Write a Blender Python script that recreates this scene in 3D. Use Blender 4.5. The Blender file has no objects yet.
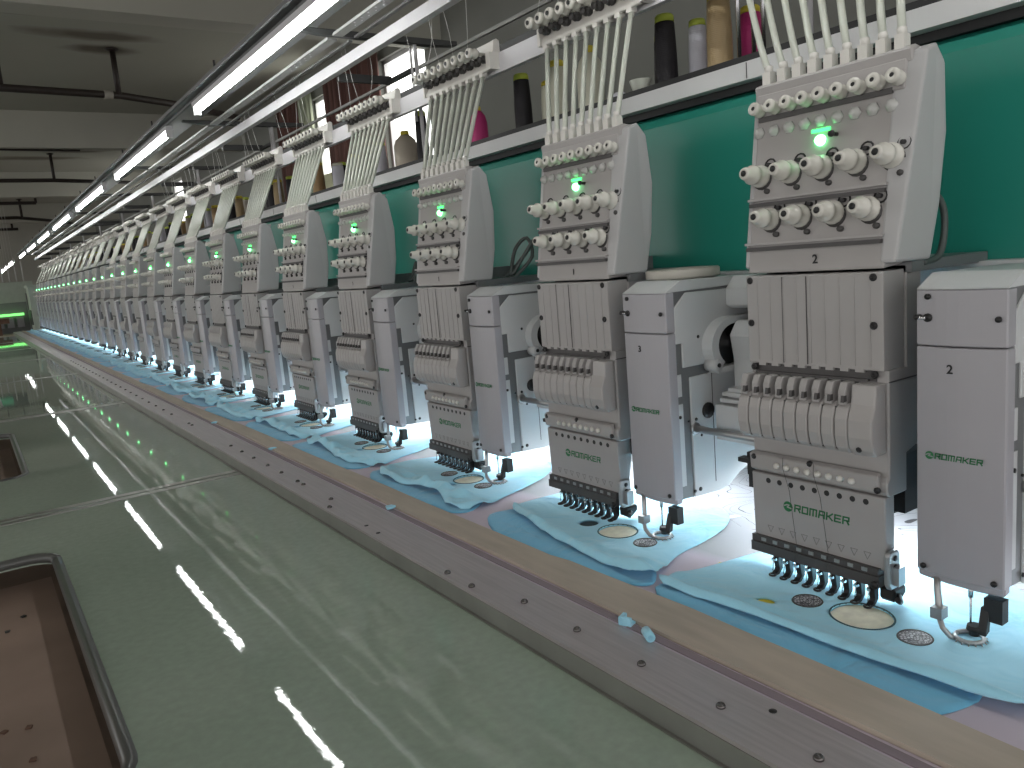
import bpy, bmesh, math, random
from mathutils import Vector, Matrix, noise
from mathutils.geometry import delaunay_2d_cdt

PI = math.pi
random.seed(7)
S = bpy.context.scene
C = S.collection

# ------------------------------------------------------------------ camera, world, light, exposure
R = [[0.81853721, -0.15692712, 0.55260358], [-0.56848645, -0.08299072, 0.818496], [-0.08258325, -0.98411708, -0.15714194]]
cam_d = bpy.data.cameras.new('camera')
cam = bpy.data.objects.new('camera', cam_d)
C.objects.link(cam)
M4 = Matrix.Identity(4)
for i in range(3):
    M4[i][0] = R[i][0]; M4[i][1] = -R[i][1]; M4[i][2] = -R[i][2]
cam.matrix_world = M4
cam_d.sensor_width = 36.0
cam_d.lens = 789.0 / 1024 * 36
cam_d.clip_start = 0.02
cam_d.clip_end = 200
S.camera = cam
S.view_settings.view_transform = 'Standard'
S.view_settings.look = 'None'
S.view_settings.gamma = 1.0
S.view_settings.use_curve_mapping = False
S.view_settings.exposure = 0.32

world = bpy.data.worlds.new('world')
S.world = world
world.use_nodes = True
bg = world.node_tree.nodes['Background']
bg.inputs[0].default_value = (1.0, 0.985, 0.975, 1)
bg.inputs[1].default_value = 1.3

TUBE_POWER = 17.0
STRIP_POWER = 24.0
LED_POWER = 9.0


# ------------------------------------------------------------------ materials
def mat(name, col, rough=0.5, metal=0.0, emit=None, estr=0.0, var=0.06, nscale=12.0, bump=0.0, bscale=60.0,
        coat=0.0, trans=0.0, alpha=1.0, sheen=0.0, stretch=(1, 1, 1)):
    m = bpy.data.materials.new(name)
    m.use_nodes = True
    nt = m.node_tree
    b = nt.nodes['Principled BSDF']
    b.inputs['Roughness'].default_value = rough
    b.inputs['Metallic'].default_value = metal
    b.inputs['Coat Weight'].default_value = coat
    b.inputs['Coat Roughness'].default_value = 0.08
    b.inputs['Transmission Weight'].default_value = trans
    b.inputs['Alpha'].default_value = alpha
    b.inputs['Sheen Weight'].default_value = sheen
    tc = nt.nodes.new('ShaderNodeTexCoord')
    mp = nt.nodes.new('ShaderNodeMapping')
    mp.inputs['Scale'].default_value = stretch
    nt.links.new(tc.outputs['Object'], mp.inputs['Vector'])
    n = nt.nodes.new('ShaderNodeTexNoise')
    n.inputs['Scale'].default_value = nscale
    n.inputs['Detail'].default_value = 4
    nt.links.new(mp.outputs[0], n.inputs['Vector'])
    r = nt.nodes.new('ShaderNodeValToRGB')
    r.color_ramp.elements[0].position = 0.3
    r.color_ramp.elements[1].position = 0.7
    r.color_ramp.elements[0].color = (*[max(0, c * (1 - var)) for c in col], 1)
    r.color_ramp.elements[1].color = (*[min(1, c * (1 + var)) for c in col], 1)
    nt.links.new(n.outputs['Fac'], r.inputs['Fac'])
    nt.links.new(r.outputs['Color'], b.inputs['Base Color'])
    if bump > 0:
        n2 = nt.nodes.new('ShaderNodeTexNoise')
        n2.inputs['Scale'].default_value = bscale
        n2.inputs['Detail'].default_value = 3
        nt.links.new(mp.outputs[0], n2.inputs['Vector'])
        bp = nt.nodes.new('ShaderNodeBump')
        bp.inputs['Strength'].default_value = bump
        bp.inputs['Distance'].default_value = 0.01
        nt.links.new(n2.outputs['Fac'], bp.inputs['Height'])
        nt.links.new(bp.outputs['Normal'], b.inputs['Normal'])
    if emit:
        b.inputs['Emission Color'].default_value = (*emit, 1)
        b.inputs['Emission Strength'].default_value = estr
    return m


M = {}
M['shell'] = mat('warm_grey_plastic', (0.37, 0.352, 0.345), 0.38, var=0.03)
M['panel'] = mat('grey_panel_plastic', (0.36, 0.345, 0.34), 0.42, var=0.04)
M['cover'] = mat('cool_grey_cover', (0.44, 0.435, 0.44), 0.35, var=0.02)
M['arm'] = mat('lavender_grey_cover', (0.36, 0.35, 0.375), 0.34, var=0.02)
M['arm_light'] = mat('pale_grey_paint', (0.56, 0.57, 0.575), 0.38, var=0.02)
M['arm_dark'] = mat('mid_grey_paint', (0.17, 0.175, 0.18), 0.3, metal=0.2, var=0.04)
M['white'] = mat('white_plastic', (0.66, 0.64, 0.60), 0.32, var=0.03)
M['ceramic'] = mat('cream_ceramic', (0.62, 0.60, 0.55), 0.25, var=0.03, coat=0.3)
M['clear'] = mat('clear_plastic', (0.72, 0.72, 0.70), 0.12, trans=0.3, var=0.02)
M['tube'] = mat('milky_tube', (0.60, 0.62, 0.55), 0.28, var=0.05, trans=0.15)
M['dark'] = mat('black_steel', (0.022, 0.021, 0.022), 0.4, metal=0.3, var=0.2)
M['black'] = mat('black_plastic', (0.012, 0.012, 0.013), 0.5, var=0.2)
M['recess'] = mat('dark_grey_metal', (0.06, 0.056, 0.056), 0.5, var=0.2)
M['steel'] = mat('polished_steel', (0.55, 0.55, 0.56), 0.22, metal=1.0, var=0.05)
M['bracket'] = mat('zinc_plate', (0.38, 0.38, 0.38), 0.35, metal=0.7, var=0.05)
M['alu'] = mat('brushed_aluminium', (0.50, 0.46, 0.47), 0.36, metal=0.5, var=0.10, nscale=14, stretch=(14, 0.6, 1), bump=0.05)
M['alu_edge'] = mat('dark_anodised_edge', (0.30, 0.30, 0.28), 0.35, metal=0.5, var=0.1)
M['logo'] = mat('green_logo_print', (0.01, 0.16, 0.05), 0.5, var=0.02)
M['ink'] = mat('black_print', (0.008, 0.008, 0.01), 0.6, var=0.02)
M['faint'] = mat('grey_print', (0.22, 0.21, 0.205), 0.6, var=0.02)
M['green'] = mat('teal_green_paint', (0.018, 0.215, 0.165), 0.3, var=0.04, nscale=3, coat=0.1)
M['beam_white'] = mat('white_beam_paint', (0.60, 0.60, 0.60), 0.4, var=0.03)
M['rail_white'] = mat('white_rail_paint', (0.62, 0.61, 0.63), 0.35, var=0.02)
M['wood'] = mat('tan_hardboard', (0.45, 0.385, 0.32), 0.6, var=0.12, nscale=6, stretch=(6, 1, 1))
M['cable'] = mat('grey_cable', (0.07, 0.085, 0.08), 0.5, var=0.1)
M['led'] = mat('green_led_glow', (0.1, 1.0, 0.3), 0.3, emit=(0.03, 1.0, 0.12), estr=3.0)  # stands in for the glow the led casts on the caps
M['led_core'] = mat('green_led_core', (0.4, 1.0, 0.6), 0.3, emit=(0.16, 1.0, 0.30), estr=8.0)
M['diffuser'] = mat('led_tube_diffuser', (1, 1, 1), 0.3, emit=(0.97, 1.0, 0.97), estr=TUBE_POWER)
M['strip'] = mat('needle_light_strip', (1, 1, 1), 0.3, emit=(0.86, 0.95, 1.0), estr=STRIP_POWER)
M['added_light'] = mat('added_cloth_light_face', (1, 1, 1), 0.3, emit=(0.88, 0.96, 1.0), estr=38.0)  # emission added to brighten the cloth below each head
M['thread'] = mat('thread', (0.62, 0.62, 0.60), 0.5)
M['thread_dark'] = mat('dark_thread', (0.06, 0.06, 0.06), 0.6)
M['beige'] = mat('beige_tape', (0.46, 0.44, 0.39), 0.5, var=0.06)
M['backing'] = mat('ivory_backing', (0.88, 0.85, 0.70), 0.6, var=0.12, nscale=60)
M['yellow'] = mat('yellow_plastic', (0.75, 0.62, 0.06), 0.45, var=0.05)
M['lime'] = mat('lime_plastic', (0.52, 0.62, 0.08), 0.45, var=0.05)
M['ceiling'] = None


def nodes(m):
    return m.node_tree.nodes, m.node_tree.links, m.node_tree.nodes['Principled BSDF']


def cloth_mat(name, col):
    m = mat(name, col, 0.85, var=0.04, nscale=9, sheen=0.3)
    N, L, b = nodes(m)
    tc = N.new('ShaderNodeTexCoord')
    n1 = N.new('ShaderNodeTexNoise'); n1.inputs['Scale'].default_value = 9; n1.inputs['Detail'].default_value = 3
    n1.inputs['Distortion'].default_value = 1.2
    n2 = N.new('ShaderNodeTexNoise'); n2.inputs['Scale'].default_value = 900
    L.new(tc.outputs['Object'], n1.inputs['Vector']); L.new(tc.outputs['Object'], n2.inputs['Vector'])
    b1 = N.new('ShaderNodeBump'); b1.inputs['Strength'].default_value = 0.6; b1.inputs['Distance'].default_value = 0.02
    b2 = N.new('ShaderNodeBump'); b2.inputs['Strength'].default_value = 0.15; b2.inputs['Distance'].default_value = 0.0005
    L.new(n1.outputs['Fac'], b1.inputs['Height']); L.new(n2.outputs['Fac'], b2.inputs['Height'])
    L.new(b1.outputs['Normal'], b2.inputs['Normal']); L.new(b2.outputs['Normal'], b.inputs['Normal'])
    return m


M['cloth'] = cloth_mat('light_blue_jersey', (0.36, 0.72, 0.90))
M['cloth_under'] = cloth_mat('sky_blue_jersey', (0.18, 0.54, 0.80))


def roundel_mat():
    m = mat('embroidered_thread', (0.5, 0.5, 0.52), 0.5)
    N, L, b = nodes(m)
    tc = N.new('ShaderNodeTexCoord')
    v = N.new('ShaderNodeTexVoronoi'); v.inputs['Scale'].default_value = 240; v.feature = 'DISTANCE_TO_EDGE'
    r = N.new('ShaderNodeValToRGB')
    r.color_ramp.elements[0].position = 0.04; r.color_ramp.elements[0].color = (0.02, 0.02, 0.03, 1)
    r.color_ramp.elements[1].position = 0.22; r.color_ramp.elements[1].color = (0.5, 0.5, 0.53, 1)
    L.new(tc.outputs['Object'], v.inputs['Vector']); L.new(v.outputs['Distance'], r.inputs['Fac'])
    L.new(r.outputs['Color'], b.inputs['Base Color'])
    return m


M['roundel'] = roundel_mat()


def bed_mat():
    # lilac-white table sheet with thin pencil-like pattern lines on the rear half
    m = mat('lilac_sheet', (0.58, 0.50, 0.56), 0.6)
    N, L, b = nodes(m)
    tc = N.new('ShaderNodeTexCoord')
    sep = N.new('ShaderNodeSeparateXYZ'); L.new(tc.outputs['Object'], sep.inputs[0])
    n = N.new('ShaderNodeTexNoise'); n.inputs['Scale'].default_value = 5.5; n.inputs['Detail'].default_value = 1
    n.inputs['Distortion'].default_value = 1.6
    L.new(tc.outputs['Object'], n.inputs['Vector'])
    mul = N.new('ShaderNodeMath'); mul.operation = 'MULTIPLY'; mul.inputs[1].default_value = 9.0
    fr = N.new('ShaderNodeMath'); fr.operation = 'FRACT'
    lt = N.new('ShaderNodeMath'); lt.operation = 'LESS_THAN'; lt.inputs[1].default_value = 0.045
    gt = N.new('ShaderNodeMath'); gt.operation = 'GREATER_THAN'; gt.inputs[1].default_value = 1.09
    an = N.new('ShaderNodeMath'); an.operation = 'MULTIPLY'
    L.new(n.outputs['Fac'], mul.inputs[0]); L.new(mul.outputs[0], fr.inputs[0]); L.new(fr.outputs[0], lt.inputs[0])
    L.new(sep.outputs['X'], gt.inputs[0]); L.new(lt.outputs[0], an.inputs[0]); L.new(gt.outputs[0], an.inputs[1])
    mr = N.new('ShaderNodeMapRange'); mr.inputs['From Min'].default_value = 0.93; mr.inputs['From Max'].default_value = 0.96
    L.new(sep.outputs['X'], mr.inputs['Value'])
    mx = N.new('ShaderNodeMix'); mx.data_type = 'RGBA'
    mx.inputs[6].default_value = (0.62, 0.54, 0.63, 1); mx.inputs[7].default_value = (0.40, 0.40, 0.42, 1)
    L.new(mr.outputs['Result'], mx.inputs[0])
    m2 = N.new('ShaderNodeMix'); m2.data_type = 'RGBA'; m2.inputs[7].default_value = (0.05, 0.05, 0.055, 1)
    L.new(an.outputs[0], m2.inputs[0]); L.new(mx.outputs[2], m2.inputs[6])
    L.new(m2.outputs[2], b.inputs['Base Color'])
    return m


M['bed'] = bed_mat()


def table_mat():
    m = mat('glossy_green_laminate', (0.335, 0.405, 0.335), 0.09, var=0.05, nscale=2.5)
    N, L, b = nodes(m)
    b.inputs['IOR'].default_value = 1.62
    old = b.inputs['Base Color'].links[0].from_socket
    tc = N.new('ShaderNodeTexCoord')
    # fine random speckle over the whole top
    sp = N.new('ShaderNodeTexNoise'); sp.inputs['Scale'].default_value = 70; sp.inputs['Detail'].default_value = 6
    L.new(tc.outputs['Object'], sp.inputs['Vector'])
    r1 = N.new('ShaderNodeMapRange'); r1.inputs['To Min'].default_value = 0.85; r1.inputs['To Max'].default_value = 1.15
    L.new(sp.outputs['Fac'], r1.inputs['Value'])
    mu = N.new('ShaderNodeMix'); mu.data_type = 'RGBA'; mu.blend_type = 'MULTIPLY'; mu.inputs[0].default_value = 1
    L.new(old, mu.inputs[6]); L.new(r1.outputs['Result'], mu.inputs[7])
    L.new(mu.outputs[2], b.inputs['Base Color'])
    mp = N.new('ShaderNodeMapping'); mp.inputs['Scale'].default_value = (60, 45, 1)
    L.new(tc.outputs['Object'], mp.inputs['Vector'])
    nb = N.new('ShaderNodeTexNoise'); nb.inputs['Scale'].default_value = 1.0; nb.inputs['Detail'].default_value = 3
    L.new(mp.outputs[0], nb.inputs['Vector'])
    bp = N.new('ShaderNodeBump'); bp.inputs['Strength'].default_value = 0.05; bp.inputs['Distance'].default_value = 0.0012
    L.new(nb.outputs['Fac'], bp.inputs['Height']); L.new(bp.outputs['Normal'], b.inputs['Normal'])
    rr = N.new('ShaderNodeMapRange'); rr.inputs['From Min'].default_value = 0.35; rr.inputs['From Max'].default_value = 0.7
    rr.inputs['To Min'].default_value = 0.012; rr.inputs['To Max'].default_value = 0.02
    n3 = N.new('ShaderNodeTexNoise'); n3.inputs['Scale'].default_value = 3.0
    L.new(tc.outputs['Object'], n3.inputs['Vector']); L.new(n3.outputs['Fac'], rr.inputs['Value'])
    L.new(rr.outputs['Result'], b.inputs['Roughness'])
    return m


M['table'] = table_mat()


def ceiling_mat():
    m = mat('olive_grey_plaster', (0.40, 0.395, 0.34), 0.85, var=0.05, nscale=0.6)
    N, L, b = nodes(m)
    old = b.inputs['Base Color'].links[0].from_socket
    tc = N.new('ShaderNodeTexCoord')
    res = old
    # old water stains, each with a shape of its own
    for (x, y, sx, sy) in ((1.45, 9.0, 0.75, 0.22), (1.62, 9.5, 0.5, 0.22), (0.5, 8.4, 0.6, 0.14), (1.5, 17.0, 0.9, 0.3), (2.1, 16.2, 0.6, 0.2)):
        mp = N.new('ShaderNodeMapping'); mp.vector_type = 'TEXTURE'
        mp.inputs['Location'].default_value = (x, y, 2.5); mp.inputs['Scale'].default_value = (sx, sy, 1)
        n = N.new('ShaderNodeTexNoise'); n.inputs['Scale'].default_value = 2.2; n.inputs['Detail'].default_value = 5
        L.new(tc.outputs['Object'], mp.inputs['Vector']); L.new(tc.outputs['Object'], n.inputs['Vector'])
        ln = N.new('ShaderNodeVectorMath'); ln.operation = 'LENGTH'; L.new(mp.outputs[0], ln.inputs[0])
        ad = N.new('ShaderNodeMath'); ad.operation = 'ADD'; L.new(ln.outputs['Value'], ad.inputs[0]); L.new(n.outputs['Fac'], ad.inputs[1])
        mr = N.new('ShaderNodeMapRange'); mr.inputs['From Min'].default_value = 0.9; mr.inputs['From Max'].default_value = 1.5
        mr.inputs['To Min'].default_value = 0.8; mr.inputs['To Max'].default_value = 0.0
        L.new(ad.outputs[0], mr.inputs['Value'])
        mx = N.new('ShaderNodeMix'); mx.data_type = 'RGBA'; mx.inputs[7].default_value = (0.10, 0.075, 0.05, 1)
        L.new(mr.outputs['Result'], mx.inputs[0]); L.new(res, mx.inputs[6]); res = mx.outputs[2]
    L.new(res, b.inputs['Base Color'])
    return m


M['ceiling'] = ceiling_mat()
M['beam'] = mat('beam_plaster', (0.44, 0.435, 0.38), 0.85, var=0.05, nscale=1)
M['wall'] = mat('grey_green_wall', (0.20, 0.205, 0.185), 0.8, var=0.06, nscale=1.5)
M['floor'] = mat('stained_brown_floor', (0.22, 0.16, 0.12), 0.6, var=0.25, nscale=3)
M['board'] = mat('brown_shelf_board', (0.30, 0.215, 0.175), 0.5, var=0.3, nscale=3)
M['rim'] = mat('dark_grey_rubber', (0.09, 0.092, 0.088), 0.3, var=0.05)
M['pipe'] = mat('dark_red_pipe', (0.028, 0.02, 0.017), 0.5, var=0.2)
M['coupling'] = mat('grey_coupling', (0.34, 0.32, 0.28), 0.5)
M['window'] = mat('bright_window_pane', (1, 1, 1), 0.4, emit=(1.0, 1.0, 0.96), estr=2.2)
M['curtain'] = mat('dusty_rose_curtain', (0.13, 0.065, 0.055), 0.9, var=0.3, nscale=5, stretch=(1, 6, 0.4))
M['curtain_sheer'] = mat('pale_green_curtain', (0.42, 0.46, 0.34), 0.9, var=0.15, nscale=5, stretch=(1, 6, 0.4))
M['blind'] = mat('cream_blind', (0.62, 0.62, 0.42), 0.8, var=0.05)
M['duct'] = mat('grey_sheet_steel', (0.19, 0.19, 0.19), 0.4, metal=0.3, var=0.05)
M['frame_dark'] = mat('charcoal_frame', (0.045, 0.047, 0.047), 0.45, var=0.15)
M['holed'] = mat('drilled_grey_plate', (0.36, 0.36, 0.35), 0.4, metal=0.3, var=0.05)
M['far_body'] = mat('far_machine_paint', (0.46, 0.52, 0.44), 0.5, var=0.05)
M['far_light'] = mat('far_green_light', (0.2, 1, 0.3), 0.4, emit=(0.25, 1.0, 0.22), estr=1.2)
M['brown'] = mat('brown_carton', (0.16, 0.09, 0.065), 0.8, var=0.2)
M['sp_black'] = mat('black_spool_thread', (0.012, 0.010, 0.014), 0.55, var=0.2)
M['sp_white'] = mat('white_spool_thread', (0.60, 0.60, 0.66), 0.5, var=0.05)
M['sp_gold'] = mat('gold_spool_thread', (0.40, 0.29, 0.15), 0.35, var=0.06)
M['sp_pink'] = mat('pink_spool_thread', (0.52, 0.03, 0.19), 0.5, var=0.1)
M['sp_cream'] = mat('cream_spool_thread', (0.50, 0.44, 0.36), 0.5, var=0.06)
M['sp_clear'] = mat('pale_spool_thread', (0.62, 0.62, 0.50), 0.3, var=0.06)
M['sp_tan'] = mat('tan_spool_thread', (0.38, 0.24, 0.11), 0.45, var=0.06)
for nm in ('sp_black', 'sp_white', 'sp_gold', 'sp_pink', 'sp_cream', 'sp_clear', 'sp_tan'):
    # fine winding bands round the spool
    N, L, b = nodes(M[nm])
    tc = N.new('ShaderNodeTexCoord'); w = N.new('ShaderNodeTexWave')
    w.bands_direction = 'Z'; w.inputs['Scale'].default_value = 90; w.inputs['Distortion'].default_value = 2
    L.new(tc.outputs['Object'], w.inputs['Vector'])
    bp = N.new('ShaderNodeBump'); bp.inputs['Strength'].default_value = 0.3; bp.inputs['Distance'].default_value = 0.001
    L.new(w.outputs['Fac'], bp.inputs['Height']); L.new(bp.outputs['Normal'], b.inputs['Normal'])


# ------------------------------------------------------------------ mesh building
def frame_of(axis):
    a = Vector(axis).normalized()
    h = Vector((0, 0, 1)) if abs(a.z) < 0.9 else Vector((1, 0, 0))
    u = a.cross(h).normalized()
    return a, u, a.cross(u).normalized()


class MB:
    def __init__(self, off=(0, 0, 0)):
        self.bm = bmesh.new()
        self.off = Vector(off)

    def _bev(self, verts, faces, bev, seg):
        if bev > 0:
            es = set()
            for f in faces:
                for e in f.edges:
                    if len(e.link_faces) == 2 and e.calc_face_angle(0) > 0.5:
                        es.add(e)
            bmesh.ops.bevel(self.bm, geom=list(es), offset=bev, segments=seg, profile=0.6, affect='EDGES', clamp_overlap=True)

    def box(self, a, b, bev=0.0, seg=1):
        x0, x1 = sorted((a[0], b[0])); y0, y1 = sorted((a[1], b[1])); z0, z1 = sorted((a[2], b[2]))
        v = [self.bm.verts.new(Vector(p) - self.off) for p in
             ((x0, y0, z0), (x1, y0, z0), (x1, y1, z0), (x0, y1, z0), (x0, y0, z1), (x1, y0, z1), (x1, y1, z1), (x0, y1, z1))]
        fs = [self.bm.faces.new([v[i] for i in q]) for q in
              ((3, 2, 1, 0), (4, 5, 6, 7), (0, 1, 5, 4), (1, 2, 6, 5), (2, 3, 7, 6), (3, 0, 4, 7))]
        self._bev(v, fs, bev, seg)
        return self

    def prism(self, prof, a, b, axis='y', bev=0.0, seg=1):
        """polygon prof extruded from a to b: axis y -> (x,z) points; x -> (y,z); z -> (x,y)"""
        def P(p, t):
            if axis == 'y': return Vector((p[0], t, p[1]))
            if axis == 'x': return Vector((t, p[0], p[1]))
            return Vector((p[0], p[1], t))
        v0 = [self.bm.verts.new(P(p, a) - self.off) for p in prof]
        v1 = [self.bm.verts.new(P(p, b) - self.off) for p in prof]
        n = len(prof)
        fs = [self.bm.faces.new(v0), self.bm.faces.new(v1[::-1])]
        for i in range(n):
            fs.append(self.bm.faces.new((v0[i], v1[i], v1[(i + 1) % n], v0[(i + 1) % n])))
        bmesh.ops.recalc_face_normals(self.bm, faces=fs)
        self._bev(v0 + v1, fs, bev, seg)
        return self

    def lathe(self, base, axis, prof, n=14, smooth=True):
        """prof = [(distance along axis, radius)]"""
        a, u, w = frame_of(axis)
        base = Vector(base) - self.off
        rings = []
        for (t, r) in prof:
            c = base + a * t
            if r <= 1e-6:
                rings.append([self.bm.verts.new(c)])
            else:
                rings.append([self.bm.verts.new(c + (u * math.cos(2 * PI * k / n) + w * math.sin(2 * PI * k / n)) * r) for k in range(n)])
        fs = []
        for A, B in zip(rings, rings[1:]):
            for k in range(n):
                k2 = (k + 1) % n
                if len(A) == 1 and len(B) == 1: continue
                if len(A) == 1: fs.append(self.bm.faces.new((A[0], B[k], B[k2])))
                elif len(B) == 1: fs.append(self.bm.faces.new((A[k], B[0], A[k2])))
                else: fs.append(self.bm.faces.new((A[k], B[k], B[k2], A[k2])))
        for ring in (rings[0], rings[-1]):
            if len(ring) > 1: fs.append(self.bm.faces.new(ring))
        bmesh.ops.recalc_face_normals(self.bm, faces=fs)
        for f in fs: f.smooth = smooth and len(f.verts) <= 4
        return self

    def cyl(self, p, q, r, r2=None, n=12):
        p = Vector(p); q = Vector(q)
        return self.lathe(p, q - p, [(0, r), ((q - p).length, r if r2 is None else r2)], n)

    def path(self, pts, r, n=8):
        pts = [Vector(p) - self.off for p in pts]
        a, u, w = frame_of(pts[1] - pts[0])
        rings = []
        for i, p in enumerate(pts):
            d = (pts[min(i + 1, len(pts) - 1)] - pts[max(i - 1, 0)]).normalized()
            u = (u - d * u.dot(d)).normalized(); w = d.cross(u)
            rings.append([self.bm.verts.new(p + (u * math.cos(2 * PI * k / n) + w * math.sin(2 * PI * k / n)) * r) for k in range(n)])
        fs = []
        for A, B in zip(rings, rings[1:]):
            for k in range(n):
                fs.append(self.bm.faces.new((A[k], B[k], B[(k + 1) % n], A[(k + 1) % n])))
        fs.append(self.bm.faces.new(rings[0])); fs.append(self.bm.faces.new(rings[-1]))
        bmesh.ops.recalc_face_normals(self.bm, faces=fs)
        for f in fs: f.smooth = len(f.verts) <= 4
        return self

    def torus(self, c, axis, R_, r, n=24, m=8, a0=0, a1=2 * PI):
        a, u, w = frame_of(axis)
        c = Vector(c)
        full = abs(a1 - a0 - 2 * PI) < 1e-4
        if full:
            pts = [c + (u * math.cos(2 * PI * k / n) + w * math.sin(2 * PI * k / n)) * R_ for k in range(n + 1)]
        else:
            pts = [c + (u * math.cos(a0 + (a1 - a0) * k / n) + w * math.sin(a0 + (a1 - a0) * k / n)) * R_ for k in range(n + 1)]
        return self.path(pts, r, m)

    def stroke(self, pts, w, x, th=0.0004):
        """flat lettering stroke on a plane facing -X; pts in (y,z), w = width"""
        for (y0, z0), (y1, z1) in zip(pts, pts[1:]):
            d = Vector((y1 - y0, z1 - z0)); l = d.length
            if l < 1e-7: continue
            d /= l; n = Vector((-d.y, d.x)) * w / 2; e = d * w / 2
            q = [(y0 - e.x + n.x, z0 - e.y + n.y), (y0 - e.x - n.x, z0 - e.y - n.y), (y1 + e.x - n.x, z1 + e.y - n.y), (y1 + e.x + n.x, z1 + e.y + n.y)]
            self.prism(q, x, x - th, 'x')
        return self

    def build(self, name, material, parent=None, smooth=False, loc=None):
        me = bpy.data.meshes.new(name)
        self.bm.to_mesh(me); self.bm.free()
        if smooth:
            for p in me.polygons: p.use_smooth = True
        me.materials.append(material)
        o = bpy.data.objects.new(name, me)
        C.objects.link(o)
        if parent: o.parent = parent
        if loc: o.location = loc
        return o


def tag(o, label=None, cat=None, group=None, kind=None):
    if label: o['label'] = label
    if cat: o['category'] = cat
    if group: o['group'] = group
    if kind: o['kind'] = kind
    return o


def empty(name, loc=(0, 0, 0)):
    o = bpy.data.objects.new(name, None)
    o.empty_display_size = 0.05
    o.location = loc
    C.objects.link(o)
    return o


def kids(o):
    return [c for c in C.objects if c.parent is o]


CH = {}


def index_children(root):
    CH[root.name] = kids(root)
    for c in CH[root.name]:
        CH[c.name] = kids(c)


def dup(root, loc, lod=0):
    r = root.copy(); C.objects.link(r); r.location = loc
    for c in CH[root.name]:
        if c.get("lod", 99) < lod: continue
        n = c.copy(); C.objects.link(n); n.parent = r
        for g in CH[c.name]:
            if g.get("lod", 99) < lod: continue
            k = g.copy(); C.objects.link(k); k.parent = n
    return r


ORD = ['', 'first', 'second', 'third', 'fourth', 'fifth', 'sixth', 'seventh', 'eighth', 'ninth', 'tenth', 'eleventh', 'twelfth',
       'thirteenth', 'fourteenth', 'fifteenth', 'sixteenth', 'seventeenth', 'eighteenth', 'nineteenth', 'twentieth',
       'twenty-first', 'twenty-second', 'twenty-third', 'twenty-fourth', 'twenty-fifth', 'twenty-sixth', 'twenty-seventh', 'twenty-eighth']

P_ = 0.52
Y2 = 0.676
NH = 28
YEND = Y2 + P_ * (NH - 1) + 0.35
BED = -0.513


def logo_marks(mb, y, z, h, x):
    """round mark and the word, starting at y (left) and running towards -y; h = letter height"""
    r = h * 0.82
    mb.lathe((x, y - r, z), (-1, 0, 0), [(0, r), (0.0005, r), (0.0005, 0)], 20, smooth=False)
    w = h * 0.24
    cw = h * 1.12; gap = h * 0.42
    yy = y - 2 * r - h * 0.35
    # letter strokes in units (0..1 wide, 0..1 high); u runs right
    G = {'R': [[(0, 0), (0, 1), (1, 1), (1, .5), (.3, .5)], [(.62, .5), (1, 0)]],
         'O': [[(0, 0), (0, 1), (1, 1), (1, 0), (0, 0)]],
         'M': [[(0, 0), (0, 1), (1.2, 1), (1.2, 0)], [(.6, 1), (.6, 0)]],
         'A': [[(0, 0), (.15, 1), (1, 1), (1, 0)], [(.1, .42), (1, .42)]],
         'K': [[(0, 0), (0, 1)], [(0, .5), (.35, .5), (1, 1)], [(.35, .5), (1, 0)]],
         'E': [[(1, 0), (0, 0), (0, 1), (1, 1)], [(0, .5), (.9, .5)]]}
    for ch in 'ROMAKER':
        for st in G[ch]:
            mb.stroke([(yy - u * cw * 0.8 - v * h * 0.1, z - h / 2 + v * h) for u, v in st], w, x)
        yy -= (cw * (0.96 if ch == 'M' else 0.8)) + gap
    return mb


def logo_swoosh(y, z, h, x):
    r = h * 0.82
    cy = y - r
    return [[(cy + r * .75, z + r * .1), (cy + r * .2, z + r * .35), (cy - r * .25, z + r * .35), (cy + r * .1, z - r * .1), (cy - r * .8, z - r * .25)]]


def number_mesh(txt, size):
    cu = bpy.data.curves.new('number', 'FONT')
    cu.body = txt; cu.size = size; cu.align_x = 'CENTER'; cu.align_y = 'CENTER'; cu.extrude = 0.0002
    cu.offset = size * 0.02
    o = bpy.data.objects.new('number', cu)
    C.objects.link(o)
    bpy.context.view_layer.update()
    me = bpy.data.meshes.new_from_object(o)
    bpy.data.objects.remove(o)
    me.transform(Matrix(((0, 0, -1, 0), (-1, 0, 0, 0), (0, 1, 0, 0), (0, 0, 0, 1))))
    me.materials.clear(); me.materials.append(M['ink'])
    return me


# ------------------------------------------------------------------ embroidery head
HO = Vector((0.957, 0, -0.48))      # base point of a head


def fx(z):                          # the upper front leans back
    return 0.957 + (z + 0.05) * (0.043 / 0.265)


head = empty('embroidery_head', (HO.x, Y2, HO.z))


def hb():
    return MB(HO)


def hpart(mb, name, m, lod=99, parent=None, smooth=False, label=None):
    o = mb.build(name, M[m], parent or head, smooth)
    o['lod'] = lod
    if label: o['label'] = label
    return o


def ysp(a, b, n):
    return [a + (b - a) * i / (n - 1) for i in range(n)]


# tension base (upper body)
b = hb()
b.prism([(fx(-.052), -.052), (fx(.205) - .002, .205), (fx(.205) + .006, .212), (1.05, .212), (1.04, .19), (1.04, -.045)], -.116, .094, 'y', .003, 2)
b.prism([(fx(.165) - .006, .165), (fx(.205) - .008, .202), (fx(.205) + .012, .206), (fx(.165) + .01, .165)], -.128, .095, 'y', .002)
for zz in (.053, -.01):
    b.box((fx(zz) - .008, -.114, zz - .0015), (fx(zz) + .004, .098, zz + .002), .0008)
hpart(b, 'tension_base', 'shell')
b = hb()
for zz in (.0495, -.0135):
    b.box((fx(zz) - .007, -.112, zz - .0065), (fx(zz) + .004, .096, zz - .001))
hpart(b, 'ridge_shade_strip', 'recess', 4)  # dark strips drawn as the shade below the ridges
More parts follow.
